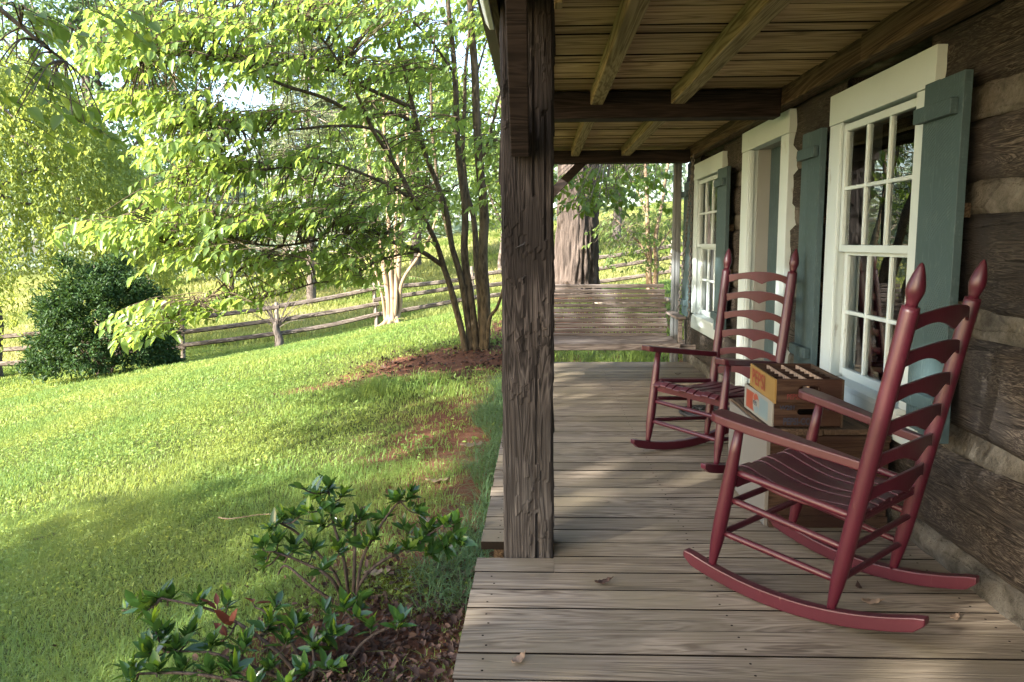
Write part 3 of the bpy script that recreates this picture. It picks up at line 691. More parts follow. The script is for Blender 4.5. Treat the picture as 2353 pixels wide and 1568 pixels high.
    m = MB(); m.box((-.012,.327,.315),(.012,.345,.405)); kid('seat_block', m, bevel=.003)
    return c
def place_chair(c, x, y, ang, tilt, z=0):
    rz = ang-PI/2; rx = tilt
    Rz = Matrix.Rotation(rz, 3, 'Z'); Rx = Matrix.Rotation(rx, 3, 'X'); pc = Vector((0,.1,0))
    c.rotation_euler = (rx, 0, rz); c.location = Vector((x, y, z)) + Rz @ (pc - Rx @ pc)
def dup(root, label):
    r = root.copy(); COL.objects.link(r); r['label'] = label
    for ch in list(root.children):
        c2 = ch.copy(); COL.objects.link(c2); c2.parent = r
        for g in ch.children: g2 = g.copy(); COL.objects.link(g2); g2.parent = c2
    return r
ch1 = make_chair('burgundy ladder back rocking chair seen from behind, nearest the camera, beside the log wall')
ch2 = dup(ch1, 'burgundy ladder back rocking chair facing the camera behind the stacked soda crates')
place_chair(ch1, 1.098, 2.539, 2.325, .001)
place_chair(ch2, 1.132, 4.394, 3.694, -.056, .004)

# ------------------------------------------------------------------ porch swing
sw = thing('porch_swing', 'grey slatted porch swing hanging on chains at the far end of the porch', 'swing', (.48, 6.85, .30))
m = MB(); rnd = random.Random(4)
for k in range(11):
    t = k/10; z = .392+.425*t; y = 6.93+.20*t; h = .0345
    m.beam((-.16+rnd.uniform(-.008,.008), y, z), (1.155+rnd.uniform(-.008,.008), y, z+rnd.uniform(-.003,.003)), .016, h, Vector((0,-.42,.9)))
back = m.build('back', M['swing'], sw, bevel=.003)
for x in (-.1,.5,1.1): m = MB(); m.beam((x,6.952,.34),(x,7.157,.82),.03,.02,Vector((1,0,0))); m.build('back_stile', M['swing'], back)
m = MB()
for k in range(6): m.box((-.17,6.50+.073*k,.352+.002*k),(1.18,6.50+.073*k+.062,.370+.002*k))
m.build('seat', M['swing'], sw, bevel=.003)
m = MB(); m.box((-.18,6.478,.315),(1.19,6.497,.368)); m.box((-.30,6.56,.300),(1.335,6.60,.349)); m.box((-.30,6.86,.30),(1.30,6.90,.349)); m.build('seat_frame', M['swing'], sw, bevel=.003)
for x in (-.205, 1.15):
    m = MB(); m.box((x,6.47,.572),(x+.085,7.10,.594)); arm = m.build('arm', M['swing'], sw, bevel=.006)
    m = MB(); m.box((x+.03,6.52,.37),(x+.062,6.56,.571)); m.build('arm_support', M['swing'], arm, bevel=.003)
def chain(p0, p1, link_=.034):
    p0, p1 = Vector(p0), Vector(p1); L = (p1-p0).length; k = int(L/link_); d, s, u = frame(p1-p0, Vector((0,1,0)))
    m = MB()
    for i in range(k):
        c = p0.lerp(p1, (i+.5)/k); ax = s if i % 2 else u; oth = u if i % 2 else s
        pts = [c + d*(math.cos(2*PI*q/10)*.0225) + ax*(math.sin(2*PI*q/10)*.0105) for q in range(11)]
        m.tube(pts, .0042, 6, cap=False)
    return m
for x, xt in ((1.265,1.335), (-.24,-.27)):
    for y in (6.54, 7.02): chain((xt, 6.86, 1.965), (x, y, .36 if y < 6.6 else .58)).build('chain', M['chain'], sw, smooth=True)

# ------------------------------------------------------------------ crates
def txt(body, size, org, ax, ay, mat, parent, name='lettering', bold=.0, sx=1.0, th=.0012):
    """flat raised letters; org is the lower left corner, ax the reading direction, ay up"""
    cu = bpy.data.curves.new('t', 'FONT'); cu.body = body; cu.size = size; cu.extrude = 0; cu.offset = bold; cu.resolution_u = 3
    o = bpy.data.objects.new('t', cu); COL.objects.link(o)
    dg = bpy.context.evaluated_depsgraph_get(); me = bpy.data.meshes.new_from_object(o.evaluated_get(dg)); bpy.data.objects.remove(o)
    ax, ay = Vector(ax).normalized(), Vector(ay).normalized(); nz_ = ax.cross(ay); org = Vector(org)
    for v in me.vertices: v.co = org + ax*(v.co.x*sx) + ay*v.co.y + nz_*th
    me.name = name; return link(name, me, mat, parent)
def slot_face(m, x0, x1, y0, y1, z0, z1, sw_, sh_, zc):
    """board in the xz plane with a rounded hand hole"""
    xc = (x0+x1)/2; n_ = 10; hole = []
    for k in range(n_+1): a = -PI/2+PI*k/n_; hole.append((xc+sw_/2-sh_/2+math.cos(a)*sh_/2, zc+math.sin(a)*sh_/2))
    for k in range(n_+1): a = PI/2+PI*k/n_; hole.append((xc-sw_/2+sh_/2+math.cos(a)*sh_/2, zc+math.sin(a)*sh_/2))
    H = len(hole)
    def out(px, pz):
        dx, dz = px-xc, pz-zc; s = min(((x1-x0)/2)/abs(dx) if dx else 9e9, ((z1-zc) if dz > 0 else (zc-z0))/abs(dz) if dz else 9e9); return (xc+dx*s, zc+dz*s)
    rim_ = [out(*h) for h in hole]
    # square off the corners
    for cx, cz in ((x0,z0),(x1,z0),(x1,z1),(x0,z1)):
        i = min(range(H), key=lambda q: (rim_[q][0]-cx)**2+(rim_[q][1]-cz)**2); rim_[i] = (cx, cz)
    vs = [(a, y0, b) for a, b in hole]+[(a, y0, b) for a, b in rim_]+[(a, y1, b) for a, b in hole]+[(a, y1, b) for a, b in rim_]
    fs = []
    for i in range(H):
        j = (i+1) % H
        fs += [(i, H+i, H+j, j), (2*H+i, 2*H+j, 3*H+j, 3*H+i), (i, j, 2*H+j, 2*H+i), (H+i, 3*H+i, 3*H+j, H+j)]
    m.add(vs, fs)
def crate(cx, cy, z0, wx, ly, h, rot, label, panelmat, div):
    c = thing('soda_crate', label, 'crate', (cx, cy, z0), 'soda crates stacked on the chest'); c.rotation_euler = (0,0,rot)
    x0, x1, y0, y1 = -wx/2, wx/2, -ly/2, ly/2; t = .013
    def kid(name, mb, mat, par=c, **kw): return link(name, mb.mesh(name), mat, par, world=False, **kw)
    for yy in (y0, y1-t):
        m = MB(); slot_face(m, x0+.009, x1-.009, yy, yy+t, .006, h, .088, .026, h*.60); e = kid('end_board', m, M['crate'])
        if yy == y0: front = e
    m = MB(); m.box((x0,y0-.001,.0),(x0+.0085,y1+.001,h-.001)); side = kid('side_board', m, panelmat, bevel=.0015)
    m = MB(); m.box((x1-.0085,y0-.001,.0),(x1,y1+.001,h-.001)); kid('side_board', m, M['cratey'], bevel=.0015)
    m = MB(); m.box((x0+.009,y0+t,.004),(x1-.009,y1-t,.012)); kid('bottom', m, M['crate'])
    if div:
        m = MB()
        for k in range(1, 4):
            x = x0+.009+(wx-.018)*k/4; m.box((x-.0035,y0+t,.012),(x+.0035,y1-t,h-.006))
        m.cur = 1
        for k in range(1, 6):
            y = y0+t+(ly-2*t)*k/6
            for q in range(4):
                xa = x0+.009+(wx-.018)*q/4+.0036; xb = x0+.009+(wx-.018)*(q+1)/4-.0036; m.box((xa,y-.003,.012),(xb,y+.003,h-.014))
        kid('partition', m, [M['partition'], M['crate']])
    return c, front, side, (x0, x1, y0, y1)
lc, lf, ls, (x0, x1, y0, y1) = crate(1.137, 3.462, .432, .300, .425, .114, rad(.5), 'lower soda crate with a round logo between orange and pale blue panels', M['cratewhite'], False)
h = .114
txt('W281', .026, (x0+.032, y0-.0005, .078), (1,0,0), (0,0,1), M['letterblue'], lf, bold=.0008)
txt('/21 5', .024, (x1-.078, y0-.0005, .076), (1,0,0), (0,0,1), M['letterblue'], lf)
txt('PEPSI-COLA', .040, (x0+.048, y0-.0005, .014), (1,0,0), (0,0,1), M['letterblue'], lf, bold=.0016, sx=.72)
def flat(name, outline, mat, parent, th):
    """painted shape on the left side board: outline in (reading, up)"""
    vs = [(x0-th, y1-a, b) for a, b in outline]
    return link(name, MB().add(vs, [tuple(range(len(vs)))]).mesh(name), mat, parent, world=False)
L_ = y1-y0; cxo, czo = L_*.46, .057
def oval(a, b, k=32): return [(cxo+a*math.cos(2*PI*q/k), czo+b*math.sin(2*PI*q/k)) for q in range(k)]
flat('panel', [(.035,.014),(.035,.098),(cxo,.098),(cxo,.014)], M['orange'], ls, .0008)
flat('panel', [(cxo,.014),(cxo,.098),(L_-.055,.098),(L_-.055,.014)], M['crateblue'], ls, .0008)
flat('logo', oval(.052,.050), M['cratewhite'], ls, .0014)
def cap(sgn):
    pts = []
    for q in range(17):
        a = PI*(.12+.76*q/16); pts.append((cxo+.046*math.cos(a), czo+sgn*.045*math.sin(a)))
    for q in range(9):
        u = -1+2*q/8; pts.append((cxo+.046*math.cos(PI*.12)*u, czo+sgn*(.016-.0)+.006*math.sin(u*PI)))
    return pts
flat('logo_cap', cap(1), M['orange'], ls, .0019); flat('logo_cap', cap(-1), M['crateblue'], ls, .0019)
txt('PEPSI', .027, (x0-.0006, y1-cxo+.043, czo-.010), (0,-1,0), (0,0,1), M['letterblue'], ls, bold=.0008, sx=.95)
uc, uf, us, (x0, x1, y0, y1) = crate(1.128, 3.402, .5475, .282, .43, .104, rad(-2.0), 'upper soda crate with empty bottle partitions and a yellow side with red letters', M['cream'], True)
txt('PEPSI', .094, (x0-.0006, y1-.045, .024), (0,-1,0), (0,0,1), M['letterred'], us, bold=.0018, sx=1.14)
txt('PEPSI-COLA', .03, (x0+.05, y0-.0005, .020), (1,0,0), (0,0,1), M['letterdark'], uf, bold=.001, sx=.8)
# chest under the crates
cb = thing('wooden_chest', 'old wooden box with a pale painted side carrying the soda crates', 'box', (1.23, 3.55, 0))
m = MB(); m.box((.985,3.238,.03),(1.485,3.256,.40)); m.box((.985,3.862,.03),(1.485,3.88,.40)); m.box((1.47,3.257,.03),(1.486,3.861,.40)); m.box((.985,3.257,.03),(1.47,3.86,.045)); body = m.build('body', M['crate'], cb, bevel=.003)
m = MB(); m.box((.968,3.236,.002),(.9845,3.882,.415)); m.build('painted_side', M['palegrey'], cb, bevel=.002)
m = MB(); m.box((.975,3.228,.402),(1.20,3.888,.4305)); m.box((1.203,3.232,.404),(1.492,3.886,.4285)); m.build('lid', M['cratey'], cb, bevel=.003)
m = MB(); m.box((.9846,3.222,.0),(1.486,3.237,.05)); m.build('rail', M['crate'], cb, bevel=.003); m = MB(); m.box((.9846,3.224,.375),(1.486,3.237,.4)); m.build('rail', M['crate'], cb, bevel=.003)
# ornamental iron disc lying behind the far chair
ir = thing('iron_grate', 'round black openwork iron plate lying on the boards behind the far rocking chair', 'iron plate', (1.21, 5.44, 0))
m = MB()
def ring(r, z, rr, k=40): return [(1.21+r*math.cos(2*PI*q/k), 5.44+r*math.sin(2*PI*q/k), z) for q in range(k+1)], rr
for r, z, rr in ((.20,.012,.012),(.17,.018,.006),(.06,.024,.007)): p_, q_ = ring(r, z, rr); m.tube(p_, q_, 6, cap=False)
for k in range(8):
    a = 2*PI*k/8
    sc_ = []
    for q in range(15):
        t = q/14; r = .065+.105*t; aa = a+.5*math.sin(t*PI*1.6); sc_.append((1.21+r*math.cos(aa), 5.44+r*math.sin(aa), .021))
    m.tube(sc_, .0075, 6)
    cx, cy = 1.21+.125*math.cos(a+.38), 5.44+.125*math.sin(a+.38)
    m.tube([(cx+.026*math.cos(2*PI*q/12), cy+.026*math.sin(2*PI*q/12), .02) for q in range(13)], .006, 5, cap=False)
m.build('lattice', M['iron'], ir, smooth=True)
# loose dry leaves on the boards and the lawn
def loose_leaf(x, y, z, L, W, ang, mat, label, curl=.4, kind='dry leaf', name='fallen_leaf'):
    n_ = 8; vs = []; fs = []
    for i in range(n_+1):
        t = i/n_; hw = W*.5*math.sin(PI*min(1, t*.92+.06))**.8; lift = curl*L*(.10+.5*(t-.5)**2*1.6)
        vs += [(t*L-L/2, -hw*(1+.15*math.sin(i*2.1)), lift+.12*W+.1*W*math.sin(i*1.7)), (t*L-L/2, 0, lift), (t*L-L/2, hw*(1+.15*math.cos(i*1.9)), lift+.35*W*curl+.1*W*math.sin(i*2.9))]
    for i in range(n_): fs += [(3*i,3*i+3,3*i+4,3*i+1),(3*i+1,3*i+4,3*i+5,3*i+2)]
    m = MB().add(vs, fs); m.tube([(L/2,0,curl*L*.3),(L/2+L*.2,.004,curl*L*.3+.004)], .0012, 5)
    o = link(name, m.mesh(name), mat, None, smooth=True); o.location = (x,y,z); o.rotation_euler = (RNG.uniform(-.1,.1), RNG.uniform(-.1,.1), ang)
    s = o.modifiers.new('th', 'SOLIDIFY'); s.thickness = .0008
    return tag(o, label, kind, 'loose leaves lying about')
def floor_xy(x, y):
    r = cam_dir((x-1176.5)/FPX, (y-784)/FPX, 1); t = -1.22/r.z; return r.x*t, r.y*t
for (px_, py_, L, a, mt, lab) in ((1386,1343,.06,.3,'dryleaf','crumpled brown leaf alone on the boards in front of the post'), (1972,1353,.045,1.2,'dryleaf','small dark curled leaf on the boards just inside the near rocker'),
    (2002,1389,.06,-.2,'palelf','thin tan leaf lying along the boards between the two near rockers'), (2192,1424,.05,.6,'palelf','folded tan leaf on the boards near the log wall foot'),
    (1192,1522,.055,.9,'palelf','slender pale leaf on the boards at the bottom left of the porch'), (1557,862,.05,.1,'dryleaf','brown leaf on the boards far along the porch before the swing'),
    (1985,1432,.03,.4,'dryleaf','tiny dark scrap on the boards beside the near chair rocker tip')):
    x, y = floor_xy(px_, py_); loose_leaf(x, y, .002, L, L*.45, a, M[mt], lab, .7)
for (px_, py_, Y, L, a, mt, lab) in ((1085,1030,5.05,.17,.2,'palelf','large pale tan leaf on red soil beside the porch edge'), (1006,1112,4.35,.15,.1,'palelf','large pale leaf on bare soil left of the border grass'),
    (105,1243,4.3,.13,.6,'dryleaf','curled brown leaf alone out on the shaded lawn'), (985,1205,3.6,.13,-.4,'palelf','pale leaf partly hidden behind the right side of the glossy shrub'), (1075,1326,3.02,.12,.8,'palelf','whitish crumpled leaf against the near corner of the boards'), (870,1325,3.15,.13,.2,'palelf','broad pinkish leaf on soil under the shrub stems')):
    P_ = at(px_, py_, Y); z_ = g1(P_.x, P_.y)
    r = (P_-EYE)
    for _ in range(12):
        t = (g1(P_.x, P_.y)-1.22)/r.z; P_ = EYE+r*t
    loose_leaf(P_.x, P_.y, g1(P_.x, P_.y)+.012, L, L*.42, a, M[mt], lab, .35, 'leaf')

# ------------------------------------------------------------------ trees and shrubs
def spline(pts, k=6):
    P_ = [Vector(p) for p in pts]; out = []
    for i in range(len(P_)-1):
        a, b, c, d = P_[max(i-1,0)], P_[i], P_[i+1], P_[min(i+2,len(P_)-1)]
        for q in range(k):
            t = q/k; out.append(.5*((2*b)+(c-a)*t+(2*a-5*b+4*c-d)*t*t+(3*b-a-3*c+d)*t**3))
    out.append(P_[-1]); return out
def limb(mb, pts, r0, r1, k=6, n=8, wob=.0, pw=1.0):
    sp_ = spline(pts, k)
    if wob: sp_ = [p+Vector((noise.noise(p*1.7), noise.noise(p*1.7+Vector((5,5,5))), 0))*wob*(i > 0) for i, p in enumerate(sp_)]
    m_ = len(sp_)-1
    mb.tube(sp_, [r0+(r1-r0)*(i/m_)**pw for i in range(m_+1)], n); return sp_
class Sprays:
    """twigs with alternate leaves"""
    def __init__(s): s.p = []; s.d = []; s.n = []; s.L = []; s.mb = MB()
    def twig(s, p, d, L, leafL, space=.05, droop=.25, base=None, hang=.55, r=.0035):
        p, d = Vector(p), Vector(d).normalized(); side = d.cross(Vector((0,0,1))).normalized()
        k = max(3, int(L/space)); pts = []
        for i in range(k+1):
            t = i/k; q = p + d*(L*t) + Vector((0,0,-droop*L*t*t)) + side*(math.sin(t*5+p.x*9)*.02); pts.append(q)
            if i == 0: continue
            sg = 1 if i % 2 else -1
            for _ in range(2 if i == k else 1):
                dd = d*.5 + side*sg*random.uniform(.3,.75) + Vector((0,0,-hang*random.uniform(.4,1.5))) + Vector((random.gauss(0,.2),random.gauss(0,.2),random.gauss(0,.15)))
                s.p.append(q); s.d.append(dd); s.n.append(Vector((random.gauss(0,.35)-.15, random.gauss(0,.35)-.25, 1))); s.L.append(leafL*random.uniform(.65,1.2)); sg = -sg
        s.mb.tube(pts, [r*(1-.6*i/k) for i in range(k+1)], 4, cap=False)
        if base is not None:
            b = Vector(base); md = b.lerp(p, .5)+Vector((0,0,.06))
            s.mb.tube(spline([b, md, p], 4), [r*1.9+(r-r*1.9)*i/8 for i in range(9)], 4, cap=False)
    def build(s, mat, parent, wr=.5, name='crown', bark=None, **kw):
        L = np.array(s.L)
        leaves(name, np.array([tuple(v) for v in s.p]), np.array([tuple(v) for v in s.d]), np.array([tuple(v) for v in s.n]), L, L*wr, mat, parent, **kw)
        if bark: s.mb.build('twigs', bark, parent)['kind'] = 'stuff'

# ---- the many-stemmed tree in the middle of the lawn
T = at(1095, 795, 9.0); gb = g1(T.x, T.y)
tree = thing('dogwood_tree', 'many-stemmed tree with dark slender trunks and bright arching leaf sprays left of the post', 'tree', (T.x, T.y, gb))
def A(*l): return [at(x, y, Y) for x, y, Y in l]
STEMS = [(A((1112,800,9.0),(1112,600,9.0),(1105,400,9.0),(1092,180,8.9),(1082,0,8.8),(1072,-200,8.6)), .082, .035),
 (A((1092,800,9.0),(1075,640,9.0),(1068,520,9.0),(1055,350,8.9),(1045,170,8.8),(1030,0,8.7),(1015,-150,8.5)), .064, .025),
 (A((1102,796,9.15),(1098,600,9.2),(1086,500,9.3),(1068,420,9.4),(1066,300,9.5),(1076,120,9.6),(1095,-60,9.6)), .05, .02),
 (A((1080,800,9.0),(1060,640,8.95),(1040,560,8.9),(1010,440,8.8),(975,350,8.7),(950,250,8.6),(920,120,8.4),(890,-20,8.2)), .05, .02),
 (A((1070,800,8.95),(1042,690,8.9),(1022,620,8.85),(1003,565,8.7),(950,460,8.4),(900,365,8.1),(865,305,7.9),(830,240,7.7),(790,150,7.5)), .05, .016),
 (A((1118,790,8.95),(1124,735,8.8),(1142,708,8.7),(1158,660,8.6),(1164,600,8.6),(1172,520,8.6)), .03, .012),
 (A((1086,800,9.1),(1078,700,9.3),(1052,600,9.7),(1020,500,10.0),(1000,380,10.2),(990,240,10.4),(1000,80,10.5)), .045, .018)]
LIMBS = [(A((1020,612,8.85),(960,578,8.5),(900,558,8.2),(845,532,8.0),(760,545,7.7),(650,565,7.4),(530,556,7.0),(400,566,6.7)), .028, .005),
 (A((975,350,8.7),(925,268,8.4),(825,260,8.1),(740,225,7.8),(640,195,7.5),(560,155,7.2),(490,138,7.0),(330,140,6.6)), .028, .005),
 (A((950,250,8.6),(850,205,8.3),(790,170,8.1),(720,155,7.9),(610,145,7.7),(480,90,7.3),(350,70,6.9)), .024, .005),
 (A((900,365,8.1),(875,302,8.0),(770,290,7.7),(650,300,7.5),(550,300,7.2),(420,290,6.9)), .02, .005),
 (A((950,460,8.4),(860,410,8.0),(750,375,7.8),(640,385,7.5),(540,400,7.3),(430,405,7.0)), .018, .005),
 (A((960,578,8.5),(880,595,8.2),(800,640,7.9),(720,652,7.7),(630,680,7.5),(540,690,7.3)), .014, .004),
 (A((650,565,7.4),(570,610,7.1),(500,665,6.9),(440,710,6.7),(360,745,6.5)), .012, .004),
 (A((830,240,7.7),(760,110,7.5),(680,50,7.3),(560,20,7.1),(400,0,6.8)), .014, .004),
 (A((1045,170,8.8),(980,80,8.5),(900,20,8.3),(800,-30,8.0)), .016, .006),
 (A((1105,400,9.0),(1130,300,8.9),(1150,200,8.8),(1175,80,8.7)), .016, .006),
 (A((1092,180,8.9),(1120,90,8.9),(1150,20,8.9)), .014, .006),
 (A((1010,440,8.8),(940,420,9.4),(860,440,9.8),(780,430,10.1)), .014, .005)]
BR = []
for pts, r0, r1 in STEMS:
    pts = [Vector(p) for p in pts]; pts[0].z = min(pts[0].z, g1(pts[0].x, pts[0].y))-.05
    m = MB(); BR += limb(m, pts, r0*.8, r1*.8, 8, 12, .03)[4:]; m.build('stem', M['stembark'], tree, smooth=True)
m = MB(); LB = []
for pts, r0, r1 in LIMBS: LB += limb(m, pts, r0, r1, 8, 8, .05)
m.build('limb', M['stembark'], tree, smooth=True); BR += LB
BRn = np.array([tuple(p) for p in BR])
PADS = [(300,120,6.6,150,38,22),(430,70,6.9,150,40,22),(620,40,7.3,170,45,26),(800,30,7.8,170,50,26),(560,140,7.2,140,40,20),(760,160,7.9,150,45,22),(330,235,6.7,120,32,18),
 (450,270,6.9,130,36,22),(600,280,7.3,110,30,12),(430,345,6.8,110,30,20),(520,400,7.2,110,34,20),(700,370,7.7,110,30,12),(400,455,6.8,90,28,10),(310,525,6.5,130,30,26),(480,520,6.9,110,40,22),
 (640,500,7.4,120,40,20),(780,490,7.8,110,45,20),(860,560,8.1,100,40,16),(560,600,7.1,120,26,14),(720,605,7.6,120,30,12),(440,580,6.8,90,26,12),(800,640,7.9,70,22,8),(640,650,7.5,70,20,5),
 (390,720,6.5,85,28,16),(340,765,6.4,50,18,6),(530,695,7.2,80,16,6),(940,160,8.5,120,70,20),(960,320,8.7,90,60,14),(960,470,8.8,80,50,10),(1080,60,9.0,80,50,12),(1060,250,9.3,70,70,9),
 (900,80,8.3,110,50,16),(860,270,8.2,100,40,12),(300,40,6.6,120,30,10),(1130,330,8.9,28,80,7),(1140,440,8.7,24,60,4),(900,440,9.6,90,50,10),(700,440,8.6,130,30,10),(560,-20,7.2,250,30,16),(900,-30,8.3,250,30,16),(820,380,9.4,120,50,10)]
S = Sprays()
for (px_, py_, Y, rx, ry, k) in PADS:
    for _ in range(int(k*2.7)):
        u, v = random.gauss(0,.55), random.gauss(0,.55)
        p = at(px_+u*rx, py_-22+v*ry*.75+abs(u)*ry*.25, Y+random.gauss(0,.5))
        a = random.gauss(PI*1.05, .8); L = random.uniform(.22,.5)
        d = Vector((math.cos(a), math.sin(a)*.9, random.gauss(.02,.12)))
        st = p-d*(L*.5); q = BRn[np.argmin(((BRn-np.array(tuple(st)))**2).sum(1))]
        far = (Vector(q)-st).length
        S.twig(st, d, L, .096*random.choice((.75,1,1,1.2)), .045, .3, q if far < 1.2 else None, .6)
# upper and far side of the crown, out of the picture but shading what is below
for _ in range(170):
    a = random.uniform(0, 2*PI); r = random.uniform(.3,2.9); p = Vector((T.x+.2+r*math.cos(a), T.y+.5+r*math.sin(a), random.uniform(3.9,6.2)-.15*r))
    S.twig(p, Vector((math.cos(a), math.sin(a), .05)), random.uniform(.4,.7), .115, .055, .25)
S.build(M['leaf'], tree, .47, 'crown', M['stembark'], fold=.22, droop=.2)

def clumps(cen, rad_, ncl, per, spread, L, W, up=.3, shell=.55, seed=0, bottom=-1.0):
    """leaf positions gathered in clumps through an ellipsoid"""
    rg = np.random.default_rng(seed); d = unit(rg.normal(size=(ncl,3))); d[:,2] = np.where(d[:,2] < bottom, -d[:,2], d[:,2])
    r = shell+(1-shell)*rg.random(ncl)**.7; r *= 1+.18*np.sin(d[:,0]*5+seed)*np.sin(d[:,2]*6+d[:,1]*4)
    c = np.array(cen)+d*r[:,None]*np.array(rad_)
    k = rg.integers(int(per*.5), int(per*1.5), ncl); p = np.repeat(c, k, 0)
    p = p + rg.normal(size=p.shape)*np.array([spread, spread, spread*.6])
    dd = rg.normal(size=p.shape); dd[:,2] -= .4; nn = rg.normal(size=p.shape)*.7; nn[:,2] += up+.6
    s = rg.uniform(.7,1.3,len(p)); return c, p, dd, nn, L*s, W*s
def tree_bg(name, label, cen, rad_, ncl, per, spread, L, W, mat, trunk_r, bark, base=None, seed=0, limbs=9, shell=.5, cat='tree', **kw):
    bx, by = (cen[0], cen[1]) if base is None else base; z0 = g1(bx, by)
    t = thing(name, label, cat, (bx, by, z0)); c, p, dd, nn, Ls, Ws = clumps(cen, rad_, ncl, per, spread, L, W, shell=shell, seed=seed, **kw)
    m = MB(); top = Vector((cen[0], cen[1], cen[2]+rad_[2]*.55)); b0 = Vector((bx, by, z0-.1))
    sp_ = limb(m, [b0, b0.lerp(top,.4)+Vector((.15,.1,0)), top], trunk_r, trunk_r*.25, 8, 9, .1)
    m.build('trunk', bark, t, smooth=True)
    m = MB(); rg = random.Random(seed)
    for _ in range(limbs):
        tgt = Vector(tuple(c[rg.randrange(len(c))])); s = sp_[rg.randrange(len(sp_)//3, len(sp_))]
        limb(m, [s, s.lerp(tgt,.5)+Vector((0,0,.25)), tgt], trunk_r*.4, trunk_r*.06, 5, 6, .08)
    m.build('branch', bark, t, smooth=True)
    leaves('crown', p, dd, nn, Ls, Ws, mat, t); return t

# ---- dark rounded bush at the left fence
B = (-9.65, 16.6); zb = g1(*B); bush = thing('evergreen_bush', 'dense dark green rounded bush on the lawn in front of the fence at the left', 'bush', (*B, zb))
rg = np.random.default_rng(5); k = 1500
d = unit(rg.normal(size=(k,3))); d[:,2] = np.abs(d[:,2])*1.1-.12; r = .72+.28*rg.random(k)**.6; r *= 1+.16*np.sin(d[:,0]*7)*np.sin(d[:,1]*6+d[:,2]*7)+.10*np.sin(d[:,0]*15+2)*np.sin(d[:,2]*13)
c = np.array([*B, zb+.45])+d*r[:,None]*np.array([1.32,1.32,1.98]); c[:,2] = np.maximum(c[:,2], zb+.06)
kk = 17; p = np.repeat(c, kk, 0); od = np.repeat(unit(d*np.array([1,1,.8])+rg.normal(size=d.shape)*.35), kk, 0)
p = p + od*rg.uniform(-.05,.22,len(p))[:,None] + rg.normal(size=p.shape)*.045
leaves('foliage', p, od*.6+rg.normal(size=p.shape)*.55, rg.normal(size=p.shape)*.6+np.array([0,-.2,.9]), .095*rg.uniform(.7,1.3,len(p)), .04, M['holly'], bush)
m = MB()
for _ in range(16):
    q = Vector(tuple(c[rg.integers(k)])); limb(m, [(B[0]+random.gauss(0,.12),B[1]+random.gauss(0,.12),zb-.05), (B[0]*.6+q.x*.4,B[1]*.6+q.y*.4,zb+.5), q], .035, .008, 5, 6)
m.build('stem', M['shrubbark'], bush)

# ---- weeping tree at the far left
Wc = (-14.6, 19.8); zw = g1(*Wc); wt = thing('weeping_tree', 'light green weeping tree trailing over the fence at the far left', 'tree', (*Wc, zw))
rg = np.random.default_rng(9); p, dd = [], []; m = MB()
sp_ = limb(m, [(*Wc, zw-.1), (Wc[0]+.2, Wc[1], zw+2.5), (Wc[0]-.1, Wc[1]+.2, zw+5.2)], .28, .1, 8, 10, .1)
m.build('trunk', M['greybark'], wt, smooth=True); m = MB()
for i in range(1700):
    a = rg.uniform(0, 2*PI); rr = math.sqrt(rg.random()); top = 8.3-4.4*rr**2.4+rg.normal()*.35
    x, y = Wc[0]+rr*4.7*math.cos(a), Wc[1]+rr*3.6*math.sin(a); L = rg.uniform(1.0,3.4)*(.5+.6*rr); n_ = int(L/.058)
    z = zw+top
    if i % 90 == 0: limb(m, [sp_[-1-int(rg.integers(14))], ((Wc[0]+x)/2,(Wc[1]+y)/2,zw+top+.5), (x,y,z)], .07, .014, 6, 6, .1)
    t = np.linspace(0, 1, n_); ox, oy = rg.normal()*.22+.35*math.cos(a), rg.normal()*.22+.35*math.sin(a)
    q = np.stack([x+ox*t, y+oy*t, z-L*t+.25*np.sin(t*3)], -1)+rg.normal(size=(n_,3))*.05
    q = q[q[:,2] > zw+.7+.5*math.sin(a*3)]; p.append(q); dd.append(rg.normal(size=q.shape)*.6+np.array([0,0,-.9]))
p = np.concatenate(p); dd = np.concatenate(dd); nn = rg.normal(size=p.shape)*.6+np.array([-.3,-.3,.7])
leaves('crown', p, dd, nn, .125*rg.uniform(.6,1.3,len(p)), .06, M['leafweep'], wt); m.build('branch', M['greybark'], wt, smooth=True)

# ---- trees beyond the fence
P_ = at(250, 500, 31); tree_bg('tall_tree', 'tall airy dark leaved tree with sky showing through behind the weeping tree', (P_.x-.6, 31, 7.6), (5.8,4,6.4), 190, 66, .62, .24, .12, M['leafdark'], .34, M['greybark'], seed=3, limbs=16, shell=.35)
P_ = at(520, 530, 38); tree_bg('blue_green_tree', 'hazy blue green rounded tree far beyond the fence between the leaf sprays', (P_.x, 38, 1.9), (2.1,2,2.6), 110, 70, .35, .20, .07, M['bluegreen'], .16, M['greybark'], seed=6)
P_ = at(950, 420, 44); tree_bg('broad_tree', 'broad mid green tree on the meadow behind the crape myrtle', (P_.x, 44, 6.6), (5.0,4.5,5.2), 140, 62, .6, .30, .16, M['leafmid'], .35, M['greybark'], seed=8, limbs=8)
P_ = at(1135, 330, 36); tree_bg('slim_tree', 'slim pale green tree on the meadow right behind the many-stemmed trunks', (P_.x+.3, 36, 6.0), (2.3,2.3,4.6), 70, 60, .5, .26, .13, M['leafmid'], .2, M['greybark'], seed=12)
P_ = at(1400, 430, 42); tree_bg('field_tree', 'bushy green tree on the rising meadow seen between the oak and the house', (P_.x+.4, 42, 8.4), (4.2,4,4.6), 120, 66, .55, .3, .16, M['leafmid'], .3, M['greybark'], seed=14)
P_ = at(330, 420, 52); tree_bg('hedge_tree', 'low dark spreading tree at the meadow edge above the dark bush', (P_.x, 52, 3.4), (5.5,4,4.4), 130, 60, .6, .34, .18, M['leafdark'], .3, M['greybark'], seed=15)
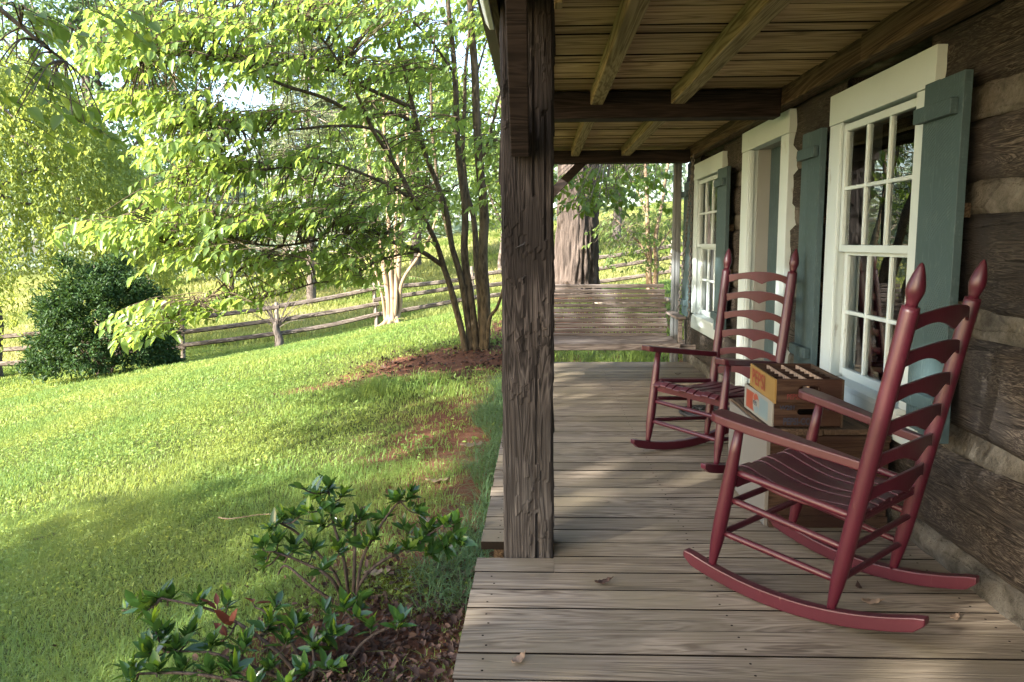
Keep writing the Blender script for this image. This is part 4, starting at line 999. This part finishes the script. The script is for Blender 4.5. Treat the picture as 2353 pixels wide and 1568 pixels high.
# pine with dead lower branches
P_ = at(705, 420, 33); zp = g1(P_.x, 33); pine = thing('pine_tree', 'pale pine with bare brownish lower branches behind the leaf sprays', 'tree', (P_.x, 33, zp))
m = MB(); sp_ = limb(m, [(P_.x,33,zp-.1),(P_.x+.1,33,zp+6),(P_.x,33,zp+14)], .22, .05, 8, 9, .05); m.build('trunk', M['greybark'], pine, smooth=True)
m = MB(); p, dd = [], []; rg = np.random.default_rng(17)
for i in range(150):
    h = rg.uniform(2.0,13.2); a = rg.uniform(0,2*PI); L = (4.6-.24*h)*rg.uniform(.6,1.1); d = np.array([math.cos(a), math.sin(a), rg.normal()*.07-.05])
    b0 = np.array([P_.x,33,zp+h]); e = b0+d*L
    limb(m, [tuple(b0), tuple(b0+d*L*.5+np.array([0,0,.25])), tuple(e)], .035, .01, 4, 4, .08)
    for _ in range(3):
        t = rg.uniform(.4,.95); f = b0+d*L*t; g = f+np.array([rg.normal()*.6, rg.normal()*.6, rg.normal()*.25]); m.tube([tuple(f), tuple(g)], .012, 4)
    dens = 26 if h > 5.5 else 12
    for _ in range(dens):
        q = b0+d*L*rg.uniform(.3,1.05)+rg.normal(size=3)*np.array([.28,.28,.15]); p.append(q+rg.normal(size=(6,3))*.07); dd.append(rg.normal(size=(6,3))+np.array([0,0,.2]))
m.build('branch', M['twig'], pine); p = np.concatenate(p); dd = np.concatenate(dd)
leaves('crown', p, dd, rg.normal(size=p.shape)+np.array([0,0,.5]), .22*rg.uniform(.7,1.2,len(p)), .045, M['needle'], pine)
# crape myrtle by the fence
C_ = at(905, 742, 20.7); zc = g1(C_.x, C_.y); cm = thing('crape_myrtle', 'pale smooth-trunked tree with several fluted stems beside the fence', 'tree', (C_.x, C_.y, zc))
def AA(*l): return [at(x, y, Y) for x, y, Y in l]
for pts, r0, r1 in ((((893,752),(893,690),(880,600),(868,520),(850,400),(835,260)),.10,.045), (((903,750),(902,690),(896,600),(893,500),(885,350),(880,200)),.085,.04), (((914,748),(913,690),(917,600),(925,500),(930,380),(940,240)),.095,.045),
        (((908,748),(920,700),(922,650),(960,590),(990,540),(1010,470)),.07,.03), (((888,752),(880,690),(868,640),(850,590),(830,560)),.05,.02), (((905,750),(909,690),(908,600),(910,500),(915,420),(912,300)),.07,.035)):
    q = [at(x, y, 20.7+.12*math.sin(x)) for x, y in pts]; q[0].z = zc-.08; m = MB(); limb(m, q, r0, r1, 7, 10, .03, .6); m.build('trunk', M['palebark'], cm, smooth=True)
m = MB()
for a in (2.9,3.6,4.4,5.3): limb(m, [(C_.x+.1*math.cos(a),C_.y,zc+.25),(C_.x+.3*math.cos(a),C_.y+.25*math.sin(a),zc+.05),(C_.x+.55*math.cos(a),C_.y+.4*math.sin(a),zc-.06)], .1, .03, 5, 8)
m.build('root', M['palebark'], cm, smooth=True)
S = Sprays()
for (px_, py_, rx, ry, k) in ((835,650,28,12,12),(890,440,90,90,60),(880,280,110,90,80),(930,180,110,60,40),(985,500,40,30,16),(925,742,14,10,10)):
    for _ in range(k):
        p = at(px_+random.gauss(0,.6)*rx, py_+random.gauss(0,.6)*ry, 20.6+random.gauss(0,.8)); a = random.uniform(0,2*PI); S.twig(p, (math.cos(a),math.sin(a),.1), random.uniform(.3,.7), .10, .05, .2)
S.build(M['leafmid'], cm, .5, 'crown', M['palebark'])
# big oak trunk behind the swing
O = at(1322, 655, 12.7); zo = g1(O.x, O.y); oak = thing('oak_tree', 'thick grey barked oak trunk standing on the bank behind the porch swing', 'tree', (O.x, O.y, zo))
vs, fs = [], []; nr, nz_ = 130, 150
for i in range(nz_+1):
    z = -.15+6.2*(i/nz_)**1.3; t = z/6
    for k_ in range(nr):
        a = 2*PI*k_/nr; r = .345-.012*z+.075*math.exp(-max(z,0)*3.0)*(1+.35*math.sin(a*4+1))
        pz = Vector((math.cos(a)*4.6, math.sin(a)*4.6, z*1.1)); rdg = abs(noise.noise(pz*1.9))*.085+abs(noise.noise(pz*4.5))*.03
        r -= rdg-.02; vs.append((O.x+.03*z+r*math.cos(a)-.02*z*z*.2, O.y+r*math.sin(a), zo+z))
for i in range(nz_):
    for k_ in range(nr): fs.append((i*nr+k_, i*nr+(k_+1) % nr, (i+1)*nr+(k_+1) % nr, (i+1)*nr+k_))
MB().add(vs, fs).build('trunk', M['bark'], oak, smooth=True)
S = Sprays(); m = MB()
lb = limb(m, [(O.x+.1,O.y,zo+5.0),(O.x+.5,O.y-1.2,4.2),(O.x+.5,O.y-2.2,3.2),(O.x+.35,O.y-2.6,2.5)], .05, .01, 6, 7, .05)
lb += limb(m, [(O.x+.1,O.y,zo+5.2),(O.x+1.0,O.y-.8,4.4),(O.x+1.2,O.y-1.6,3.5),(O.x+1.1,O.y-1.9,2.7)], .05, .01, 6, 7, .05)
lbn = np.array([tuple(q) for q in lb]); m.build('branch', M['greybark'], oak, smooth=True)
for (px_, py_, Y, rx, ry, k) in ((1335,400,10.4,55,22,16),(1400,430,10.8,50,35,22),(1350,465,10.3,40,22,12),(1440,400,11.2,50,25,16),(1290,430,10.2,25,30,6)):
    for _ in range(k):
        p = at(px_+random.gauss(0,.7)*rx, py_+random.gauss(0,.6)*ry, Y+random.gauss(0,.3)); a = random.uniform(0,2*PI); q = lbn[np.argmin(((lbn-np.array(tuple(p)))**2).sum(1))]
        S.twig(p, (math.cos(a),math.sin(a),0), random.uniform(.2,.4), .125, .06, .3, q)
for _ in range(150):
    a = random.uniform(0,2*PI); r = random.uniform(.5,4.2); S.twig((O.x+r*math.cos(a), O.y+.8+r*math.sin(a), random.uniform(5.4,8.2)), (math.cos(a),math.sin(a),0), random.uniform(.5,.9), .17, .07, .2)
S.build(M['leafbig'], oak, .62, 'crown', M['greybark'])
# small forked tree behind the swing
Q = at(1500, 655, 12.3); zq = g1(Q.x, Q.y); ft = thing('forked_tree', 'small fork-trunked tree with loose leaves between the oak and the downspout', 'tree', (Q.x, Q.y, zq))
m = MB(); lb = []
for pts, r0, r1 in ((((1495,662),(1490,620),(1492,580),(1488,500),(1485,420),(1480,330)),.055,.02), (((1503,660),(1508,610),(1505,560),(1520,480),(1530,410),(1540,340)),.045,.018), (((1490,600),(1470,560),(1440,530),(1415,505)),.02,.008), (((1508,580),(1530,545),(1548,520)),.016,.007), (((1488,500),(1460,430),(1440,390)),.02,.008)):
    q = [at(x, y, 12.3+.05*math.sin(x*.3)) for x, y in pts]
    if pts[0][1] > 650: q[0].z = zq-.05
    lb += limb(m, q, r0, r1, 6, 9, .02)
m.build('trunk', M['palebark'], ft, smooth=True); lbn = np.array([tuple(q) for q in lb]); S = Sprays()
for (px_, py_, rx, ry, k) in ((1440,545,55,40,34),(1500,500,50,50,40),(1480,430,60,40,30),(1530,560,18,60,18),(1420,590,40,22,14),(1500,600,22,26,14),(1390,520,25,40,12),(1500,340,60,50,20)):
    for _ in range(k):
        p = at(px_+random.gauss(0,.6)*rx, py_+random.gauss(0,.6)*ry, 12.3+random.gauss(0,.5)); a = random.uniform(0,2*PI); q = lbn[np.argmin(((lbn-np.array(tuple(p)))**2).sum(1))]
        S.twig(p, (math.cos(a),math.sin(a),0), random.uniform(.15,.35), .085, .05, .3, q if (Vector(tuple(q))-p).length < .9 else None, r=.0025)
S.build(M['leafmid'], ft, .5, 'crown', M['greybark'])
# far woods as one mass
rg = np.random.default_rng(31); k = 420; x = rg.uniform(-85,75,k); y = rg.uniform(74,104,k); z0 = gz(x,y); hh = 7+5*np.abs(np.sin(x*.11+1))*np.abs(np.cos(x*.047))+rg.random(k)*2.5
V = []
for i in range(k):
    n_ = 44; q = rg.normal(size=(n_,3))*np.array([1.7,1.7,1.0]); q[:,2] = rg.random(n_)**.8*hh[i]; V.append(q+np.array([x[i],y[i],z0[i]]))
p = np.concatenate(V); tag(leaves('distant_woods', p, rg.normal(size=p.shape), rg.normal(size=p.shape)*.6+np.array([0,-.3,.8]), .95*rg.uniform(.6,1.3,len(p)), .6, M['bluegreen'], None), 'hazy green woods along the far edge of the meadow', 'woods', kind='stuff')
# shade trees outside the picture to the left, one reaching in with a branch
tree_bg('maple_tree', 'maple whose big leaved branch hangs into the top left corner', (-6.6,-.6,5.4), (2.5,2.3,1.9), 40, 55, .30, .15, .11, M['leafbig'], .16, M['greybark'], base=(-6.6,-.4), seed=21, shell=.2)
mt = bpy.data.objects['maple_tree']; S = Sprays(); m = MB()
lb = limb(m, [(-6.5,-.4,4.2),(-5.2,1.4,3.6),(-3.9,3.0,3.0),(-3.0,3.9,2.62),(-2.55,4.2,2.2)], .06, .006, 7, 7, .04); lb += limb(m, [(-3.9,3.0,3.0),(-3.2,3.7,2.85),(-2.5,4.3,2.75)], .02, .005, 6, 6, .04)
lbn = np.array([tuple(q) for q in lb]); m.build('hanging_branch', M['stembark'], mt, smooth=True)
for (px_, py_, Y, rx, ry, k) in ((40,130,4.0,60,50,9),(110,230,4.1,80,40,7),(30,30,3.8,50,30,5),(210,280,4.2,60,25,4),(250,20,4.4,120,22,6)):
    for _ in range(k):
        p = at(px_+random.gauss(0,.6)*rx, py_+random.gauss(0,.6)*ry, Y+random.gauss(0,.15)); a = random.gauss(.7,.5); q = lbn[np.argmin(((lbn-np.array(tuple(p)))**2).sum(1))]
        S.twig(p, (math.cos(a),math.sin(a),-.2), random.uniform(.12,.25), .092, .06, .3, q if (Vector(tuple(q))-p).length < 1.2 else None, .4, .003)
S.build(M['leafbig'], mt, .62, 'foliage', M['stembark'])
tree_bg('shade_tree', 'broad leafy tree standing on the lawn left of the camera and shading the porch', (-9.1,-5.0,6.2), (4.7,4.7,2.9), 105, 62, .34, .22, .15, M['leafbig'], .26, M['greybark'], seed=23, shell=.1)
c, p, dd, nn, Ls, Ws = clumps((-9.8,-2.5,3.3), (2.4,2.4,1.25), 28, 60, .36, .22, .15, shell=.1, seed=41)
leaves('crown', p, dd, nn, Ls, Ws, M['leafbig'], bpy.data.objects['shade_tree'])  # extra low clumps out of view, added to shade the near lawn

# ---- glossy shrubs in the bed beside the porch
def shrub(label, stems, tips, mat_y, seed, base):
    z0 = g1(base[0], base[1]); o = thing('laurel_shrub', label, 'shrub', (base[0], base[1], z0), 'glossy shrubs beside the porch'); rnd = random.Random(seed)
    m = MB(); nodes = []
    P0 = Vector((base[0], base[1], z0-.02))
    for s in stems:
        q = [P0+Vector((rnd.gauss(0,.02),rnd.gauss(0,.02),0))]+[at(*t) for t in s]; nodes += limb(m, q, .009, .004, 5, 6, .01)[2:]
    nodes_n = np.array([tuple(v) for v in nodes]); G = {0:[],1:[],2:[]}
    tips = list(tips)+[(x+rnd.gauss(0,24), y+rnd.gauss(0,16)+6, Y+rnd.gauss(0,.07), int(k*.7), kind) for (x, y, Y, k, kind) in tips for _ in range(1) if rnd.random() < .3]
    for (x, y, Y, k, kind) in tips:
        e = at(x, y, Y); q = Vector(tuple(nodes_n[np.argmin(((nodes_n-np.array(tuple(e)))**2).sum(1))])); md = q.lerp(e,.55)+Vector((0,0,-.015))
        sp_ = limb(m, [q, md, e], .0042, .0022, 5, 5); d = (sp_[-1]-sp_[-3]).normalized(); d = (d+Vector((0,0,.7))).normalized()
        k = int(k*1.3) if kind != 2 else 3
        for j in range(k):
            a = j*2.4+rnd.random(); t = rnd.random()
            pos = sp_[-1]-(sp_[-1]-sp_[2])*t*.75; s1 = d.cross(Vector((.3,.2,1))).normalized(); s2 = d.cross(s1)
            out = s1*math.cos(a)+s2*math.sin(a); dr = d*(1.25-t*.95)+out*(.45+.55*t)+Vector((rnd.gauss(0,.25),rnd.gauss(0,.25),rnd.gauss(0,.3)))
            nr_ = (d*.8-out*.5+Vector((rnd.gauss(0,.4),rnd.gauss(0,.4),.3)))
            kd = kind if kind else (1 if t < .22 and rnd.random() < mat_y else 0)
            G[kd].append((pos, dr, nr_, rnd.uniform(.036,.090)*(1 if t > .2 else .85)))
    m.build('stem', M['shrubbark'], o, smooth=True)
    for kd, (nm, mt_) in enumerate((('foliage','shrubleaf'),('young_foliage','younglf'),('dead_foliage','deadleaf'))):
        g = G[kd]
        if g: leaves(nm, [tuple(a[0]) for a in g], [tuple(a[1]) for a in g], [tuple(a[2]) for a in g], np.array([a[3] for a in g]), np.array([a[3] for a in g])*RNG.uniform(.32,.5,len(g)), M[mt_], o, fold=.12, droop=.12)
    return o
b1 = at(800, 1400, 3.12); Y1 = 3.1
shrub('taller glossy dark leaved shrub beside the post with spreading bare stems',
  [((790,1290,3.1),(765,1200,3.15),(755,1130,3.15)), ((770,1320,3.1),(690,1230,3.15),(640,1200,3.1)), ((760,1330,3.0),(690,1290,3.0),(620,1265,2.95)), ((830,1290,3.1),(880,1200,3.15),(920,1150,3.2)), ((850,1310,3.1),(950,1250,3.15),(1030,1200,3.15)), ((815,1250,3.1),(820,1180,3.2),(850,1160,3.2)), ((720,1350,3.1),(660,1300,3.2),(640,1320,3.2))],
  [(755,1120,3.15,16,0),(725,1140,3.1,13,0),(790,1135,3.2,12,0),(765,1175,3.15,14,0),(735,1205,3.1,14,0),(690,1185,3.05,12,0),(655,1190,3.1,14,0),(620,1215,3.05,12,0),(600,1255,2.95,13,0),(640,1245,3.0,14,0),(680,1255,3.0,14,0),(720,1260,3.05,12,0),(610,1290,2.95,10,0),(650,1290,3.0,10,0),
   (790,1215,3.1,14,0),(830,1190,3.15,12,0),(775,1265,3.05,14,0),(820,1250,3.1,10,0),(880,1190,3.2,12,0),(915,1150,3.2,16,0),(945,1140,3.2,14,0),(960,1180,3.2,13,0),(930,1210,3.15,12,0),(985,1215,3.15,14,0),(1020,1210,3.15,14,0),(1045,1205,3.15,13,0),(1055,1250,3.1,14,0),(1030,1275,3.1,14,0),(995,1285,3.1,12,0),(940,1265,3.1,13,0),(900,1270,3.1,11,0),(860,1240,3.1,10,0),(965,1245,3.1,10,0),(745,1310,3.0,8,0)], .55, 3, (b1.x, b1.y))
b2 = at(700, 1600, 2.55)
shrub('lower sprawling glossy shrub with some red brown dead leaves at the bottom edge',
  [((640,1500,2.6),(560,1440,2.65),(480,1400,2.7),(370,1375,2.7)), ((600,1540,2.5),(480,1500,2.5),(380,1500,2.5)), ((690,1520,2.6),(650,1440,2.7),(600,1400,2.7)), ((740,1520,2.6),(770,1450,2.7),(800,1400,2.7)), ((780,1540,2.6),(840,1470,2.65),(920,1430,2.7)), ((620,1580,2.45),(450,1550,2.4),(320,1550,2.4)), ((720,1550,2.5),(720,1480,2.6),(730,1440,2.6))],
  [(345,1395,2.7,14,0),(320,1405,2.7,9,0),(370,1375,2.72,10,0),(455,1385,2.7,12,0),(525,1380,2.7,10,0),(380,1440,2.55,15,0),(340,1500,2.45,16,0),(300,1540,2.4,14,0),(400,1490,2.5,16,0),(440,1450,2.6,14,0),(490,1470,2.55,15,0),(420,1540,2.45,15,0),(360,1545,2.4,14,0),(480,1540,2.45,14,0),(560,1480,2.55,14,0),(540,1540,2.45,14,0),
   (500,1390,2.68,5,2),(575,1375,2.72,5,2),(525,1440,2.6,6,2),(640,1380,2.75,8,0),(620,1440,2.65,12,0),(660,1470,2.6,13,0),(620,1530,2.5,14,0),(690,1430,2.68,12,0),(740,1400,2.7,12,0),(720,1490,2.58,13,0),(700,1545,2.5,13,0),(790,1390,2.75,12,0),(820,1420,2.7,12,0),(770,1460,2.62,13,0),(780,1530,2.52,12,0),(850,1440,2.7,10,0),(920,1430,2.7,9,0),(830,1380,2.78,9,0),(580,1570,2.4,12,0),(660,1575,2.4,12,0)], .75, 4, (b2.x, b2.y))
# moss patch and twig on the lawn
P_ = at(890,1300,3.25); k = 900; x = P_.x+RNG.normal(size=k)*.09; y = P_.y+RNG.normal(size=k)*.10; tag(leaves('moss', np.stack([x,y,gz(x,y)+.004],-1), rnd_dirs(k,.6), rnd_dirs(k,.5), .02, .008, M['moss'], None), 'yellow green moss cushion on the bare soil under the shrub', 'moss', kind='stuff')
m = MB(); q = [at(500,1150,4.35), at(530,1168,4.3), at(600,1165,4.3), at(660,1162,4.25)]; q = [Vector((v.x, v.y, g1(v.x, v.y)+.05)) for v in q]; limb(m, q, .004, .002, 5, 5); tag(m.build('twig', M['palebark'], None), 'thin pale fallen twig lying on the lawn grass above the shrubs', 'twig')

# ------------------------------------------------------------------ split rail fence
fn = thing('rail_fence', 'weathered three-rail wooden fence running along the far side of the lawn', 'fence', (-4.5, 21.3, g1(-4.5,21.3)))
FP = [(-480,18.9),(-245,19.1),(-25,19.4),(195,19.6),(413,19.9),(634,20.4),(864,21.2),(1084,22.0),(1313,23.0),(1543,24.0),(1790,25.0)]
fpts = []
for x, Y in FP:
    X = at(x, 700, Y).x; fpts.append(Vector((X, Y, g1(X, Y))))
rnd = random.Random(8)
for i, p in enumerate(fpts):
    m = MB(); t = Vector((rnd.gauss(0,.03), rnd.gauss(0,.03), 1.28+rnd.uniform(-.06,.08))); big = 1.5 if i == 5 else 1
    vs = limb(m, [p+Vector((0,0,-.2)), p+t*.5, p+t], .062*big, .05, 5, 7, .02); m.build('post', M['fpost'], fn)
for i in range(len(fpts)-1):
    for h in (.42,.78,1.12):
        a, b = fpts[i]+Vector((-.08,0,h+rnd.gauss(0,.03))), fpts[i+1]+Vector((.08,0,h+rnd.gauss(0,.03)))
        m = MB(); limb(m, [a, a.lerp(b,.5)+Vector((0,rnd.gauss(0,.02),rnd.gauss(0,.025)-.02)), b], .064, .058, 6, 6, .02); m.build('rail', M['rail'], fn)
# bare vine on the thick fence post
vp = fpts[5]; vn = thing('dead_vine', 'leafless tangled vine growing round the thick stump-like fence post', 'vine', tuple(vp)); m = MB()
limb(m, [vp+Vector((.05,-.12,-.1)), vp+Vector((.08,-.12,.25)), vp+Vector((-.02,-.14,.55)), vp+Vector((.0,-.10,.75))], .13, .05, 6, 9, .06)
for _ in range(26):
    a = rnd.uniform(0,2*PI); e = Vector((math.cos(a)*rnd.uniform(.3,1.1), math.sin(a)*.3, rnd.uniform(.2,1.3))); limb(m, [vp+Vector((0,-.1,.55)), vp+Vector((e.x*.5,-.1+e.y*.5,.6+e.z*.55)), vp+Vector((e.x,-.1+e.y,.5+e.z))], .014, .004, 5, 5, .04)
m.build('stem', M['greybark'], vn, smooth=True)
# row of border stones on the bank behind the swing
sb = 0
for i in range(9):
    x = 1385+i*19+rnd.uniform(-4,4); p = at(x, 656+rnd.uniform(-2,3), 11.6); z = g1(p.x, p.y); r = rnd.uniform(.07,.12)
    vs, fs = [], []; nu, nv = 12, 7
    for a in range(nv+1):
        for b in range(nu):
            th, ph = PI*a/nv, 2*PI*b/nu; d = Vector((math.sin(th)*math.cos(ph)*1.4, math.sin(th)*math.sin(ph), math.cos(th)*.6)); d *= r*(1+.35*noise.noise(d*1.7+Vector((i*3,0,0)))); vs.append((p.x+d.x, p.y+d.y, z+.03+d.z))
    for a in range(nv):
        for b in range(nu): fs.append((a*nu+b, (a+1)*nu+b, (a+1)*nu+(b+1) % nu, a*nu+(b+1) % nu))
    tag(MB().add(vs, fs).build('border_stone', M['stone'], None), 'low rough stone in the row edging the bank behind the porch swing', 'stone', 'border stones on the bank')
